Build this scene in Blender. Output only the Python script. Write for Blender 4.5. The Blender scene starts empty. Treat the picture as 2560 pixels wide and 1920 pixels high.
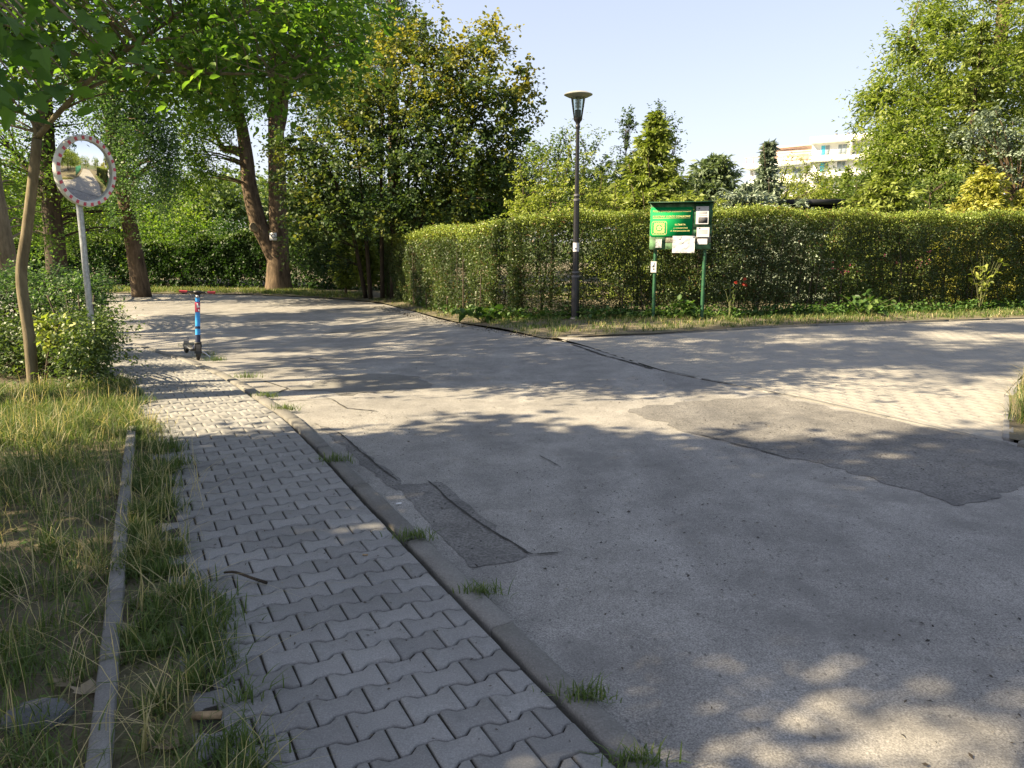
import bpy, math, random
import numpy as np
from mathutils import Vector, Matrix

# ------------------------------------------------------------------ camera, sky, sun, exposure
SC = bpy.context.scene
COL = SC.collection
CAM_H = 1.5
PITCH = math.radians(10.583)
FPX = 1900.0                       # focal length in pixels of a 2560 px wide picture
cam = bpy.data.cameras.new('camera')
cam.sensor_width = 36.0
cam.lens = 36.0 * FPX / 2560.0
cam.clip_end = 6000
cam.clip_start = 0.05
co = bpy.data.objects.new('camera', cam)
COL.objects.link(co)
co.location = (0, 0, CAM_H)
co.rotation_euler = (math.pi / 2 - PITCH, 0, 0)
SC.camera = co

SUN_EL = math.radians(37)
SUN_H = Vector((-0.96, -0.28, 0)).normalized()       # horizontal direction towards the sun
TO_SUN = Vector((SUN_H.x * math.cos(SUN_EL), SUN_H.y * math.cos(SUN_EL), math.sin(SUN_EL)))
w = bpy.data.worlds.new('World')
SC.world = w
w.use_nodes = True
nt = w.node_tree
bgn = nt.nodes['Background']
sky = nt.nodes.new('ShaderNodeTexSky')
sky.sky_type = 'NISHITA'
sky.sun_disc = False
sky.sun_elevation = SUN_EL
sky.sun_rotation = math.atan2(SUN_H.x, SUN_H.y)
sky.altitude = 200
sky.air_density = 1.0
sky.dust_density = 1.0
sky.ozone_density = 4
hs = nt.nodes.new('ShaderNodeHueSaturation')
hs.inputs['Saturation'].default_value = 0.86
gm = nt.nodes.new('ShaderNodeGamma')      # flattens the sky gradient for more fill light in the shade
gm.inputs[1].default_value = 0.5
nt.links.new(sky.outputs[0], gm.inputs[0])
nt.links.new(gm.outputs[0], hs.inputs['Color'])
wb = nt.nodes.new('ShaderNodeMix'); wb.data_type = 'RGBA'; wb.blend_type = 'MULTIPLY'; wb.inputs[0].default_value = 1.0
wb.inputs[7].default_value = (1.0, 0.93, 0.95, 1)
nt.links.new(hs.outputs[0], wb.inputs[6])
nt.links.new(wb.outputs[2], bgn.inputs[0])
bgn.inputs[1].default_value = 0.14
sl = bpy.data.lights.new('sun', 'SUN')
sl.energy = 5.0
sl.angle = math.radians(0.55)
sl.color = (1.0, 0.82, 0.54)
so = bpy.data.objects.new('sun', sl)
COL.objects.link(so)
so.rotation_euler = TO_SUN.to_track_quat('Z', 'Y').to_euler()
so.location = (-20, -6, 30)
SC.view_settings.view_transform = 'Standard'
SC.view_settings.look = 'None'
SC.view_settings.gamma = 1.0
SC.view_settings.exposure = 1.9
SC.render.engine = 'CYCLES'
SC.cycles.max_bounces = 6
SC.cycles.diffuse_bounces = 3
SC.cycles.transmission_bounces = 5
SC.cycles.transparent_max_bounces = 8
SC.cycles.caustics_reflective = False
SC.cycles.caustics_refractive = False
SC.cycles.use_denoising = True

# ------------------------------------------------------------------ helpers
K = 2560.0 / 2212.0
CP, SP = math.cos(PITCH), math.sin(PITCH)

def at(u, v, Y):
    """world point at depth Y that is seen at (u, v) of the 2212 px wide view of the place"""
    x = (u * K - 1280) / FPX
    y = (v * K - 960) / FPX
    d = (x, CP - y * SP, -SP - y * CP)
    t = Y / d[1]
    return np.array((d[0] * t, Y, CAM_H + d[2] * t))

def ss(t):
    t = np.clip(t, 0, 1)
    return t * t * (3 - 2 * t)

def gz(x, y):
    return -0.35 * ss((np.asarray(y, float) - 7) / 10) * ss((2 - np.asarray(x, float)) / 6)

def link(o, parent=None):
    COL.objects.link(o)
    if parent is not None:
        o.parent = parent
    return o

def tag(o, label=None, cat=None, group=None, kind=None):
    if label: o['label'] = label
    if cat: o['category'] = cat
    if group: o['group'] = group
    if kind: o['kind'] = kind
    return o

def thing(name, loc, label, cat, group=None, rz=0):
    o = bpy.data.objects.new(name, None)
    o.empty_display_size = 0.2
    o.location = loc
    o.rotation_euler = (0, 0, rz)
    link(o)
    return tag(o, label, cat, group)

def npmesh(name, V, F, mats, var=None, smooth=False, fmat=None):
    """V (n,3); F list of (m,k) int arrays"""
    if not isinstance(F, (list, tuple)):
        F = [F]
    F = [np.asarray(f, np.int32) for f in F if len(f)]
    me = bpy.data.meshes.new(name)
    V = np.asarray(V, np.float32)
    me.vertices.add(len(V))
    me.vertices.foreach_set('co', V.ravel())
    tot = np.concatenate([np.full(len(f), f.shape[1], np.int32) for f in F])
    loops = np.concatenate([f.ravel() for f in F])
    me.loops.add(len(loops))
    me.loops.foreach_set('vertex_index', loops)
    me.polygons.add(len(tot))
    st = np.zeros(len(tot), np.int32)
    st[1:] = np.cumsum(tot)[:-1]
    me.polygons.foreach_set('loop_start', st)
    me.polygons.foreach_set('loop_total', tot)
    if smooth:
        me.polygons.foreach_set('use_smooth', np.ones(len(tot), bool))
    for m in (mats if isinstance(mats, (list, tuple)) else [mats]):
        me.materials.append(m)
    if fmat is not None:
        me.polygons.foreach_set('material_index', np.asarray(fmat, np.int32))
    if var is not None:
        a = me.attributes.new('var', 'FLOAT', 'FACE')
        a.data.foreach_set('value', np.asarray(var, np.float32))
    me.update(calc_edges=True)
    return me

def obj(name, me, parent=None, loc=(0, 0, 0), rot=(0, 0, 0)):
    o = bpy.data.objects.new(name, me)
    o.location = loc
    o.rotation_euler = rot
    return link(o, parent)

class MB:
    """collects shapes into one mesh"""
    def __init__(self):
        self.v = []; self.f = {}; self.n = 0
    def add(self, V, F):
        V = np.asarray(V, float)
        self.v.append(V)
        if isinstance(F, dict):
            for k, a in F.items():
                self.f.setdefault(k, []).append(np.asarray(a, int) + self.n)
        else:
            for f in F:
                self.f.setdefault(len(f), []).append(np.asarray([f], int) + self.n)
        self.n += len(V)
        return self
    def box(self, c, s, rz=0, bev=0.0):
        cx, cy, cz = c; a, b, h = s[0] / 2, s[1] / 2, s[2] / 2
        if bev > 0:
            e = bev
            P = []
            for z, q in ((-h, e), (-h + e, 0), (h - e, 0), (h, e)):
                aa, bb = a - q, b - q
                P += [(-aa, -bb, z), (aa, -bb, z), (aa, bb, z), (-aa, bb, z)]
            F = [(3, 2, 1, 0), (12, 13, 14, 15)]
            for r in range(3):
                for i in range(4):
                    j = (i + 1) % 4
                    F.append((r * 4 + i, r * 4 + j, r * 4 + 4 + j, r * 4 + 4 + i))
        else:
            P = [(-a, -b, -h), (a, -b, -h), (a, b, -h), (-a, b, -h), (-a, -b, h), (a, -b, h), (a, b, h), (-a, b, h)]
            F = [(3, 2, 1, 0), (4, 5, 6, 7), (0, 1, 5, 4), (1, 2, 6, 5), (2, 3, 7, 6), (3, 0, 4, 7)]
        P = np.array(P)
        if rz:
            c_, s_ = math.cos(rz), math.sin(rz)
            P = np.stack([P[:, 0] * c_ - P[:, 1] * s_, P[:, 0] * s_ + P[:, 1] * c_, P[:, 2]], 1)
        return self.add(P + np.array(c), F)
    def tube(self, pts, rad, n=8, cap=True):
        pts = np.asarray(pts, float); m = len(pts)
        rad = np.broadcast_to(np.asarray(rad, float), (m,))
        t = np.gradient(pts, axis=0)
        t /= np.linalg.norm(t, axis=1)[:, None] + 1e-9
        ref = np.array((0, 0, 1.0)) if abs(t[:, 2]).mean() < 0.8 else np.array((1.0, 0, 0))
        a = np.cross(t, ref); a /= np.linalg.norm(a, axis=1)[:, None] + 1e-9
        b = np.cross(t, a)
        th = np.arange(n) * 2 * math.pi / n
        V = (pts[:, None, :] + rad[:, None, None] * (np.cos(th)[None, :, None] * a[:, None, :] + np.sin(th)[None, :, None] * b[:, None, :])).reshape(-1, 3)
        i = np.arange(m - 1)[:, None] * n; j = np.arange(n)[None, :]; j2 = (j + 1) % n
        Q = np.stack([i + j, i + n + j, i + n + j2, i + j2], -1).reshape(-1, 4)
        F = {4: Q}
        if cap:
            V = np.vstack([V, pts[:1], pts[-1:]])
            T = [(m * n, k, (k + 1) % n) for k in range(n)] + [(m * n + 1, (m - 1) * n + (k + 1) % n, (m - 1) * n + k) for k in range(n)]
            F[3] = np.array(T)
        return self.add(V, F)
    def lathe(self, prof, n=24, c=(0, 0, 0), rmod=None):
        """prof list of (r,z)"""
        m = len(prof)
        th = np.arange(n) * 2 * math.pi / n
        V = []
        for r, z in prof:
            rr = r * (rmod(th) if rmod else 1)
            V.append(np.stack([rr * np.cos(th), rr * np.sin(th), np.full(n, z)], 1))
        V = np.vstack(V) + np.array(c)
        i = np.arange(m - 1)[:, None] * n; j = np.arange(n)[None, :]; j2 = (j + 1) % n
        Q = np.stack([i + j, i + j2, i + n + j2, i + n + j], -1).reshape(-1, 4)
        return self.add(V, {4: Q})
    def poly(self, pts, z0, z1):
        """prism over a polygon given as xy list"""
        n = len(pts)
        V = [(x, y, z0) for x, y in pts] + [(x, y, z1) for x, y in pts]
        F = [tuple(range(n - 1, -1, -1)), tuple(range(n, 2 * n))] + [(i, (i + 1) % n, n + (i + 1) % n, n + i) for i in range(n)]
        return self.add(V, F)
    def xform(self, M):
        M = np.array(M)
        self.v = [v @ M[:3, :3].T + M[:3, 3] for v in self.v]
        return self
    def mesh(self, name, mat, smooth=False):
        V = np.vstack(self.v)
        return npmesh(name, V, [np.vstack(a) for a in self.f.values()], mat, smooth=smooth)
    def build(self, name, mat, parent=None, smooth=False, loc=(0, 0, 0), rot=(0, 0, 0)):
        return obj(name, self.mesh(name, mat, smooth), parent, loc, rot)

def shade_auto(o, ang=40):
    me = o.data
    me.polygons.foreach_set('use_smooth', np.ones(len(me.polygons), bool))
    me.set_sharp_from_angle(angle=math.radians(ang))
    return o

def smooth_path(P, n=6):
    """Catmull-Rom through the rows of P"""
    P = np.asarray(P, float)
    Q = np.vstack([2 * P[0] - P[1], P, 2 * P[-1] - P[-2]])
    out = []
    for i in range(1, len(Q) - 2):
        for t in np.arange(n) / n:
            a, b, c_, d = Q[i - 1], Q[i], Q[i + 1], Q[i + 2]
            out.append(0.5 * (2 * b + (c_ - a) * t + (2 * a - 5 * b + 4 * c_ - d) * t * t + (3 * b - a - 3 * c_ + d) * t ** 3))
    out.append(P[-1])
    return np.array(out)

def resample(P, step=None, n=None):
    P = np.asarray(P, float)
    d = np.r_[0, np.cumsum(np.linalg.norm(np.diff(P, axis=0), axis=1))]
    s = np.linspace(0, d[-1], n) if n else np.arange(0, d[-1], step)
    return np.stack([np.interp(s, d, P[:, i]) for i in range(P.shape[1])], 1)

# ------------------------------------------------------------------ materials
def new_mat(name):
    m = bpy.data.materials.new(name)
    m.use_nodes = True
    n = m.node_tree
    return m, n, n.nodes['Principled BSDF']

def nd(n, t, **kw):
    x = n.nodes.new(t)
    for k_, v_ in kw.items():
        setattr(x, k_, v_)
    return x

def world_pos(n, scale=(1, 1, 1)):
    g = nd(n, 'ShaderNodeNewGeometry')
    if scale == (1, 1, 1):
        return g.outputs['Position']
    v = nd(n, 'ShaderNodeVectorMath', operation='MULTIPLY')
    n.links.new(g.outputs['Position'], v.inputs[0])
    v.inputs[1].default_value = scale
    return v.outputs[0]

def noise(n, vec, scale, detail=4, rough=0.55):
    x = nd(n, 'ShaderNodeTexNoise')
    x.inputs['Scale'].default_value = scale
    x.inputs['Detail'].default_value = detail
    x.inputs['Roughness'].default_value = rough
    n.links.new(vec, x.inputs['Vector'])
    return x.outputs[0]

def ramp(n, fac, stops):
    r = nd(n, 'ShaderNodeValToRGB')
    e = r.color_ramp.elements
    while len(e) < len(stops):
        e.new(0.5)
    for k_, (p, c) in enumerate(stops):
        e[k_].position = p
        e[k_].color = (*c, 1) if len(c) == 3 else c
    n.links.new(fac, r.inputs[0])
    return r.outputs[0]

def mix(n, fac, a, b, mode='MIX'):
    x = nd(n, 'ShaderNodeMix', data_type='RGBA', blend_type=mode)
    for sock, val in ((x.inputs[0], fac), (x.inputs[6], a), (x.inputs[7], b)):
        if hasattr(val, 'links'):
            n.links.new(val, sock)
        elif isinstance(val, (int, float)):
            sock.default_value = val
        else:
            sock.default_value = (*val, 1)
    return x.outputs[2]

def bump(n, bs, h, strength=0.4, dist=0.01):
    b = nd(n, 'ShaderNodeBump')
    b.inputs['Strength'].default_value = strength
    b.inputs['Distance'].default_value = dist
    n.links.new(h, b.inputs['Height'])
    n.links.new(b.outputs[0], bs.inputs['Normal'])

def g3(v):
    return (v, v, v)

def plain(name, col, rough=0.6, metal=0.0, var=0.12, scale=6.0, spec=0.5, bmp=0.0, coat=0.0):
    """painted or plastic surface with slight wear"""
    m, n, b = new_mat(name)
    p = world_pos(n)
    f = noise(n, p, scale, 5, 0.6)
    c2 = tuple(max(0, c * (1 - var * 2)) for c in col)
    c3 = tuple(min(1, c * (1 + var)) for c in col)
    n.links.new(ramp(n, f, [(0.3, c2), (0.7, c3)]), b.inputs['Base Color'])
    b.inputs['Roughness'].default_value = rough
    b.inputs['Metallic'].default_value = metal
    b.inputs['Specular IOR Level'].default_value = spec
    b.inputs['Coat Weight'].default_value = coat
    if bmp:
        bump(n, b, noise(n, p, scale * 12, 3), bmp, 0.004)
    return m

def mat_asphalt(name, base, warm, pit=0.7, fine=1.0, gs=140.0):
    m, n, b = new_mat(name)
    p = world_pos(n)
    big = noise(n, p, 0.45, 5, 0.6)
    mid = noise(n, p, 3.0, 5, 0.65)
    grit = noise(n, p, gs, 2, 0.7)
    c = ramp(n, big, [(0.3, tuple(x * 0.84 for x in base)), (0.7, warm)])
    c = mix(n, 0.5, c, ramp(n, mid, [(0.3, g3(0.55)), (0.75, g3(1.4))]), 'MULTIPLY')
    c = mix(n, fine, c, ramp(n, grit, [(0.3, g3(0.5)), (0.5, g3(1.0)), (0.72, g3(1.55))]), 'MULTIPLY')
    c = mix(n, 0.4, c, ramp(n, noise(n, p, gs * 0.3, 3, 0.8), [(0.32, g3(0.6)), (0.5, g3(1.0)), (0.7, g3(1.35))]), 'MULTIPLY')
    v = nd(n, 'ShaderNodeTexVoronoi')
    v.inputs['Scale'].default_value = 22
    v.inputs['Randomness'].default_value = 1
    sc_ = world_pos(n, (1.0, 0.55, 1))
    n.links.new(sc_, v.inputs['Vector'])
    spots = ramp(n, v.outputs['Distance'], [(0.10, g3(1)), (0.17, g3(0))])
    where = ramp(n, noise(n, p, 5.0, 4, 0.7), [(0.36, g3(0)), (0.52, g3(pit))])
    c = mix(n, mix(n, 1.0, spots, where, 'MULTIPLY'), c, tuple(x * 0.25 for x in base))
    st = ramp(n, noise(n, p, 1.1, 6, 0.75), [(0.5, g3(0)), (0.68, g3(0.75))])
    c = mix(n, st, c, tuple(x * 0.58 for x in base))
    tr = ramp(n, noise(n, world_pos(n, (0.9, 0.12, 1)), 1.6, 4, 0.6), [(0.45, g3(0.86)), (0.62, g3(1.1))])
    c = mix(n, 0.8, c, tr, 'MULTIPLY')
    n.links.new(c, b.inputs['Base Color'])
    b.inputs['Roughness'].default_value = 0.82
    b.inputs['Specular IOR Level'].default_value = 0.4
    bump(n, b, grit, 0.5, 0.006)
    return m

def mat_concrete(name, base, dark, joint=False, obj_rand=True, grit_s=180):
    m, n, b = new_mat(name)
    p = world_pos(n)
    a = noise(n, p, 2.2, 5, 0.65)
    g = noise(n, p, grit_s, 2, 0.7)
    c = ramp(n, a, [(0.3, dark), (0.72, base)])
    c = mix(n, 0.8, c, ramp(n, g, [(0.3, g3(0.72)), (0.55, g3(1.0)), (0.74, g3(1.35))]), 'MULTIPLY')
    st = ramp(n, noise(n, p, 14, 5, 0.8), [(0.56, g3(0)), (0.74, g3(0.45))])
    c = mix(n, st, c, tuple(x * 0.55 for x in dark))
    if obj_rand:
        oi = nd(n, 'ShaderNodeObjectInfo')
        c = mix(n, 1.0, c, ramp(n, oi.outputs['Random'], [(0, g3(0.84)), (1, g3(1.14))]), 'MULTIPLY')
    n.links.new(c, b.inputs['Base Color'])
    b.inputs['Roughness'].default_value = 0.85
    b.inputs['Specular IOR Level'].default_value = 0.35
    bump(n, b, g, 0.35, 0.004)
    return m

def mat_soil(name, stops, scale=1.3):
    m, n, b = new_mat(name)
    p = world_pos(n)
    c = ramp(n, noise(n, p, scale, 6, 0.65), stops)
    c = mix(n, 0.85, c, ramp(n, noise(n, p, 60, 4, 0.8), [(0.25, g3(0.45)), (0.75, g3(1.5))]), 'MULTIPLY')
    n.links.new(c, b.inputs['Base Color'])
    b.inputs['Roughness'].default_value = 0.95
    bump(n, b, noise(n, p, 35, 5, 0.8), 0.8, 0.02)
    return m

def mat_bark(name, c1, c2, sc=9, b_=0.9):
    m, n, b = new_mat(name)
    p = world_pos(n, (1, 1, 0.22))
    f = noise(n, p, sc, 6, 0.7)
    f2 = noise(n, world_pos(n), 2.0, 4, 0.6)
    c = ramp(n, f, [(0.32, c1), (0.62, c2)])
    c = mix(n, 0.6, c, ramp(n, f2, [(0.3, g3(0.6)), (0.7, g3(1.35))]), 'MULTIPLY')
    n.links.new(c, b.inputs['Base Color'])
    b.inputs['Roughness'].default_value = 0.86
    b.inputs['Specular IOR Level'].default_value = 0.2
    bump(n, b, f, b_, 0.03)
    return m

def mat_leaf(name, stops, trans=0.38, tcol=(1.3, 1.45, 0.55), rough=0.5, spec=0.35):
    m, n, b = new_mat(name)
    at_ = nd(n, 'ShaderNodeAttribute', attribute_name='var')
    c = ramp(n, at_.outputs['Fac'], stops)
    n.links.new(c, b.inputs['Base Color'])
    b.inputs['Roughness'].default_value = rough
    b.inputs['Specular IOR Level'].default_value = spec
    t = nd(n, 'ShaderNodeBsdfTranslucent')
    n.links.new(mix(n, 1.0, c, tcol, 'MULTIPLY'), t.inputs['Color'])
    mx = nd(n, 'ShaderNodeMixShader')
    mx.inputs[0].default_value = trans
    n.links.new(b.outputs[0], mx.inputs[1])
    n.links.new(t.outputs[0], mx.inputs[2])
    n.links.new(mx.outputs[0], n.nodes['Material Output'].inputs['Surface'])
    return m

M = {}
M['asphalt'] = mat_asphalt('old_asphalt', (0.25, 0.242, 0.23), (0.295, 0.282, 0.26))
M['patch'] = mat_asphalt('coarse_asphalt_patch', (0.12, 0.118, 0.118), (0.20, 0.19, 0.175), pit=1.0, fine=1.0, gs=70.0)
M['crack'] = plain('crack_dirt', (0.03, 0.028, 0.025), 0.95)
M['paver'] = mat_concrete('grey_paver', (0.255, 0.252, 0.243), (0.19, 0.188, 0.182))
M['paver_side'] = mat_concrete('dusty_paver', (0.315, 0.298, 0.268), (0.245, 0.236, 0.217), obj_rand=False)
M['side_bed'] = mat_concrete('dusty_sand', (0.30, 0.28, 0.245), (0.23, 0.22, 0.2), obj_rand=False)
M['kerb'] = mat_concrete('kerb_concrete', (0.205, 0.198, 0.182), (0.13, 0.125, 0.115), grit_s=110)
M['edging'] = mat_concrete('edging_concrete', (0.25, 0.245, 0.232), (0.18, 0.176, 0.168))
M['joint'] = mat_soil('joint_sand', [(0.3, (0.025, 0.022, 0.018)), (0.7, (0.07, 0.06, 0.045))], 6)
M['soil'] = mat_soil('verge_soil', [(0.3, (0.07, 0.055, 0.036)), (0.5, (0.14, 0.12, 0.075)), (0.7, (0.14, 0.145, 0.06))])
M['earth'] = mat_soil('bare_earth', [(0.3, (0.12, 0.09, 0.06)), (0.7, (0.24, 0.19, 0.13))])
M['meadow'] = mat_soil('meadow_ground', [(0.3, (0.045, 0.06, 0.02)), (0.7, (0.09, 0.11, 0.035))], 0.2)
M['bark_grey'] = mat_bark('young_bark', (0.10, 0.08, 0.05), (0.21, 0.175, 0.115), 14, 0.4)
M['bark_brown'] = mat_bark('furrowed_bark', (0.045, 0.032, 0.022), (0.16, 0.115, 0.075), 9, 1.0)
M['bark_dark'] = mat_bark('dark_bark', (0.025, 0.02, 0.015), (0.075, 0.058, 0.04), 10, 1.0)
M['twig'] = plain('twig_bark', (0.07, 0.052, 0.035), 0.9)
M['stem_green'] = plain('shoot_green', (0.13, 0.14, 0.06), 0.8)
L = {}
L['linden'] = mat_leaf('linden_leaf', [(0, (0.047, 0.112, 0.020)), (0.55, (0.095, 0.178, 0.034)), (1, (0.189, 0.265, 0.050))], 0.6)
L['ash'] = mat_leaf('locust_leaf', [(0, (0.047, 0.100, 0.021)), (0.6, (0.113, 0.184, 0.035)), (1, (0.246, 0.306, 0.054))], 0.56)
L['birch'] = mat_leaf('birch_leaf', [(0, (0.043, 0.087, 0.038)), (0.6, (0.076, 0.138, 0.056)), (1, (0.132, 0.204, 0.078))], 0.45)
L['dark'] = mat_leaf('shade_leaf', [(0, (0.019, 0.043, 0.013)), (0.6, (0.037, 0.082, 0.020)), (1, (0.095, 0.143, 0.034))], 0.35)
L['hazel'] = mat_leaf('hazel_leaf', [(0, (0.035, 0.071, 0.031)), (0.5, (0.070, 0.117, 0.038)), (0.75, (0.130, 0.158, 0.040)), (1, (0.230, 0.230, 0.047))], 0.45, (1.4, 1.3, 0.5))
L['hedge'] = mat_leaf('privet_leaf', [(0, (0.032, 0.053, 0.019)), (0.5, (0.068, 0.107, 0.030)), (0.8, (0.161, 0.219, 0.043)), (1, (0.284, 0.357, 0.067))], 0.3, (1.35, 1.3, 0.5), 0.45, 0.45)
L['hedge_rust'] = mat_leaf('dry_hedge_leaf', [(0, (0.08, 0.05, 0.02)), (1, (0.2, 0.12, 0.045))], 0.25)
L['lime'] = mat_leaf('lime_leaf', [(0, (0.11, 0.145, 0.03)), (0.5, (0.22, 0.265, 0.055)), (1, (0.38, 0.41, 0.11))], 0.42)
L['mid'] = mat_leaf('garden_leaf', [(0, (0.040, 0.076, 0.020)), (0.6, (0.100, 0.153, 0.034)), (1, (0.211, 0.255, 0.067))], 0.4)
L['walnut'] = mat_leaf('walnut_leaf', [(0, (0.065, 0.107, 0.022)), (0.5, (0.160, 0.214, 0.045)), (1, (0.311, 0.347, 0.095))], 0.48)
L['spruce'] = mat_leaf('spruce_needles', [(0, (0.045, 0.076, 0.020)), (0.6, (0.120, 0.163, 0.037)), (1, (0.220, 0.265, 0.062))], 0.28)
L['bluespruce'] = mat_leaf('blue_spruce_needles', [(0, (0.07, 0.10, 0.06)), (0.6, (0.17, 0.22, 0.15)), (1, (0.33, 0.39, 0.31))], 0.2, (1.1, 1.2, 0.9))
L['pine'] = mat_leaf('pine_needles', [(0, (0.06, 0.095, 0.055)), (0.6, (0.12, 0.165, 0.09)), (1, (0.2, 0.25, 0.14))], 0.25)
L['gold'] = mat_leaf('gold_conifer', [(0, (0.12, 0.14, 0.025)), (0.6, (0.27, 0.28, 0.055)), (1, (0.42, 0.40, 0.10))], 0.3)
L['thuja'] = mat_leaf('thuja_scale', [(0, (0.050, 0.082, 0.017)), (0.6, (0.120, 0.173, 0.034)), (1, (0.220, 0.275, 0.056))], 0.3)
L['poplar'] = mat_leaf('poplar_leaf', [(0, (0.04, 0.07, 0.03)), (0.6, (0.075, 0.12, 0.05)), (1, (0.13, 0.18, 0.08))], 0.35)
L['shrub'] = mat_leaf('verge_shrub_leaf', [(0, (0.031, 0.061, 0.020)), (0.6, (0.072, 0.122, 0.034)), (1, (0.161, 0.214, 0.056))], 0.35, (1.4, 1.4, 0.6), 0.45, 0.5)
L['weed'] = mat_leaf('weed_leaf', [(0, (0.033, 0.076, 0.018)), (0.6, (0.072, 0.143, 0.034)), (1, (0.152, 0.224, 0.056))], 0.35)
L['far'] = mat_leaf('far_wood_leaf', [(0, (0.06, 0.10, 0.03)), (0.6, (0.12, 0.17, 0.05)), (1, (0.2, 0.25, 0.08))], 0.3)
L['grass'] = mat_leaf('grass_blade', [(0, (0.055, 0.097, 0.025)), (0.45, (0.115, 0.173, 0.045)), (0.62, (0.211, 0.235, 0.078)), (0.78, (0.400, 0.347, 0.179)), (1, (0.561, 0.479, 0.291))], 0.4, (1.2, 1.2, 0.7))
L['straw'] = mat_leaf('dry_leaf', [(0, (0.16, 0.12, 0.07)), (1, (0.42, 0.36, 0.25))], 0.2, (1.1, 1.0, 0.8))
L['litter'] = mat_leaf('leaf_litter', [(0, (0.018, 0.015, 0.012)), (0.8, (0.06, 0.048, 0.034)), (1, (0.22, 0.19, 0.14))], 0.1, (1, 1, 1))
L['pink'] = mat_leaf('pink_petal', [(0, (0.45, 0.06, 0.20)), (1, (0.75, 0.20, 0.42))], 0.3, (1, 1, 1))
L['red'] = mat_leaf('red_petal', [(0, (0.45, 0.04, 0.03)), (1, (0.7, 0.12, 0.06))], 0.3, (1, 1, 1))
M['green_post'] = plain('green_post_paint', (0.02, 0.09, 0.04), 0.5, var=0.25, scale=14)
M['green_board'] = plain('faded_green_boards', (0.075, 0.17, 0.075), 0.75, var=0.45, scale=9)
M['wood_old'] = plain('weathered_wood', (0.2, 0.19, 0.15), 0.9, var=0.4, scale=22)
M['green_dark'] = plain('dark_green_hood', (0.01, 0.06, 0.03), 0.55)
M['sign_green'] = plain('sign_green', (0.0, 0.26, 0.07), 0.65, var=0.05, spec=0.2)
M['cream'] = plain('cream_lettering', (0.62, 0.56, 0.24), 0.6, var=0.06)
M['paper'] = plain('paper', (0.52, 0.52, 0.55), 0.9, var=0.04, scale=20)
M['print'] = plain('printed_ink', (0.07, 0.07, 0.08), 0.8, var=0.5, scale=120)
M['print_soft'] = plain('printed_lines', (0.5, 0.5, 0.52), 0.8)
M['foil'] = plain('clear_foil', (0.5, 0.52, 0.52), 0.25, var=0.3, scale=40)
M['black_metal'] = plain('black_lamp_paint', (0.012, 0.012, 0.016), 0.38, var=0.2)
M['lamp_grey'] = plain('lamp_grey_band', (0.12, 0.12, 0.13), 0.5)
M['hood'] = plain('lamp_hood_enamel', (0.30, 0.30, 0.27), 0.4)
M['louvre'] = plain('lamp_louvre', (0.16, 0.16, 0.17), 0.4, 0.5)
M['galv'] = plain('galvanised_steel', (0.42, 0.44, 0.46), 0.42, 0.7, var=0.2, scale=25)
M['white_rim'] = plain('white_rim', (0.76, 0.76, 0.76), 0.35, var=0.06)
M['red_refl'] = plain('red_reflector', (0.66, 0.10, 0.15), 0.35)
M['blue_paint'] = plain('blue_paint', (0.035, 0.30, 0.72), 0.32, var=0.06, coat=0.3)
M['navy'] = plain('navy_band', (0.012, 0.02, 0.06), 0.4)
M['plastic'] = plain('black_plastic', (0.018, 0.018, 0.02), 0.5)
M['plastic_grey'] = plain('grey_plastic', (0.075, 0.08, 0.095), 0.5)
M['rubber'] = plain('tyre_rubber', (0.016, 0.016, 0.017), 0.8)
M['grip_red'] = plain('red_grip', (0.48, 0.045, 0.06), 0.55)
M['sticker_red'] = plain('red_sticker', (0.55, 0.035, 0.09), 0.45)
M['white'] = plain('white_print', (0.8, 0.8, 0.8), 0.5, var=0.04)
M['steel'] = plain('bright_steel', (0.6, 0.6, 0.62), 0.3, 0.9)
M['render_white'] = plain('white_render', (0.78, 0.78, 0.76), 0.85, var=0.03, scale=0.5)
M['terracotta'] = plain('terracotta_block', (0.68, 0.54, 0.46), 0.85, var=0.12, scale=1.2)
M['glass_far'] = plain('window_pane', (0.22, 0.27, 0.31), 0.12)
M['glass_blue'] = plain('blue_film_window', (0.06, 0.45, 0.66), 0.2)
M['rail'] = plain('railing', (0.42, 0.26, 0.2), 0.6)
M['shed'] = plain('black_shed_boards', (0.012, 0.012, 0.016), 0.6)
M['shed_roof'] = plain('black_roofing_felt', (0.022, 0.023, 0.028), 0.55)
M['fence_green'] = plain('green_fence', (0.02, 0.16, 0.09), 0.5)
M['stone'] = mat_concrete('field_stone', (0.14, 0.145, 0.15), (0.08, 0.085, 0.09), obj_rand=False)
M['brown_wood'] = plain('split_wood', (0.34, 0.24, 0.13), 0.85, var=0.25, scale=40)
m, n_, b_ = new_mat('mirror_face'); b_.inputs['Metallic'].default_value = 1; b_.inputs['Roughness'].default_value = 0.015
n_.links.new(ramp(n_, noise(n_, world_pos(n_), 5), [(0.3, g3(0.86)), (0.7, g3(0.9))]), b_.inputs['Base Color']); M['mirror'] = m
m, n_, b_ = new_mat('lantern_glass')
t_ = nd(n_, 'ShaderNodeBsdfTransparent'); t_.inputs[0].default_value = (0.80, 0.86, 0.84, 1)
gl = nd(n_, 'ShaderNodeBsdfGlossy'); gl.inputs['Roughness'].default_value = 0.08
n_.links.new(ramp(n_, noise(n_, world_pos(n_), 8), [(0.3, g3(0.8)), (0.7, g3(0.95))]), gl.inputs['Color'])
fr = nd(n_, 'ShaderNodeFresnel'); fr.inputs[0].default_value = 1.4
mx_ = nd(n_, 'ShaderNodeMixShader')
n_.links.new(fr.outputs[0], mx_.inputs[0]); n_.links.new(t_.outputs[0], mx_.inputs[1]); n_.links.new(gl.outputs[0], mx_.inputs[2])
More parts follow.
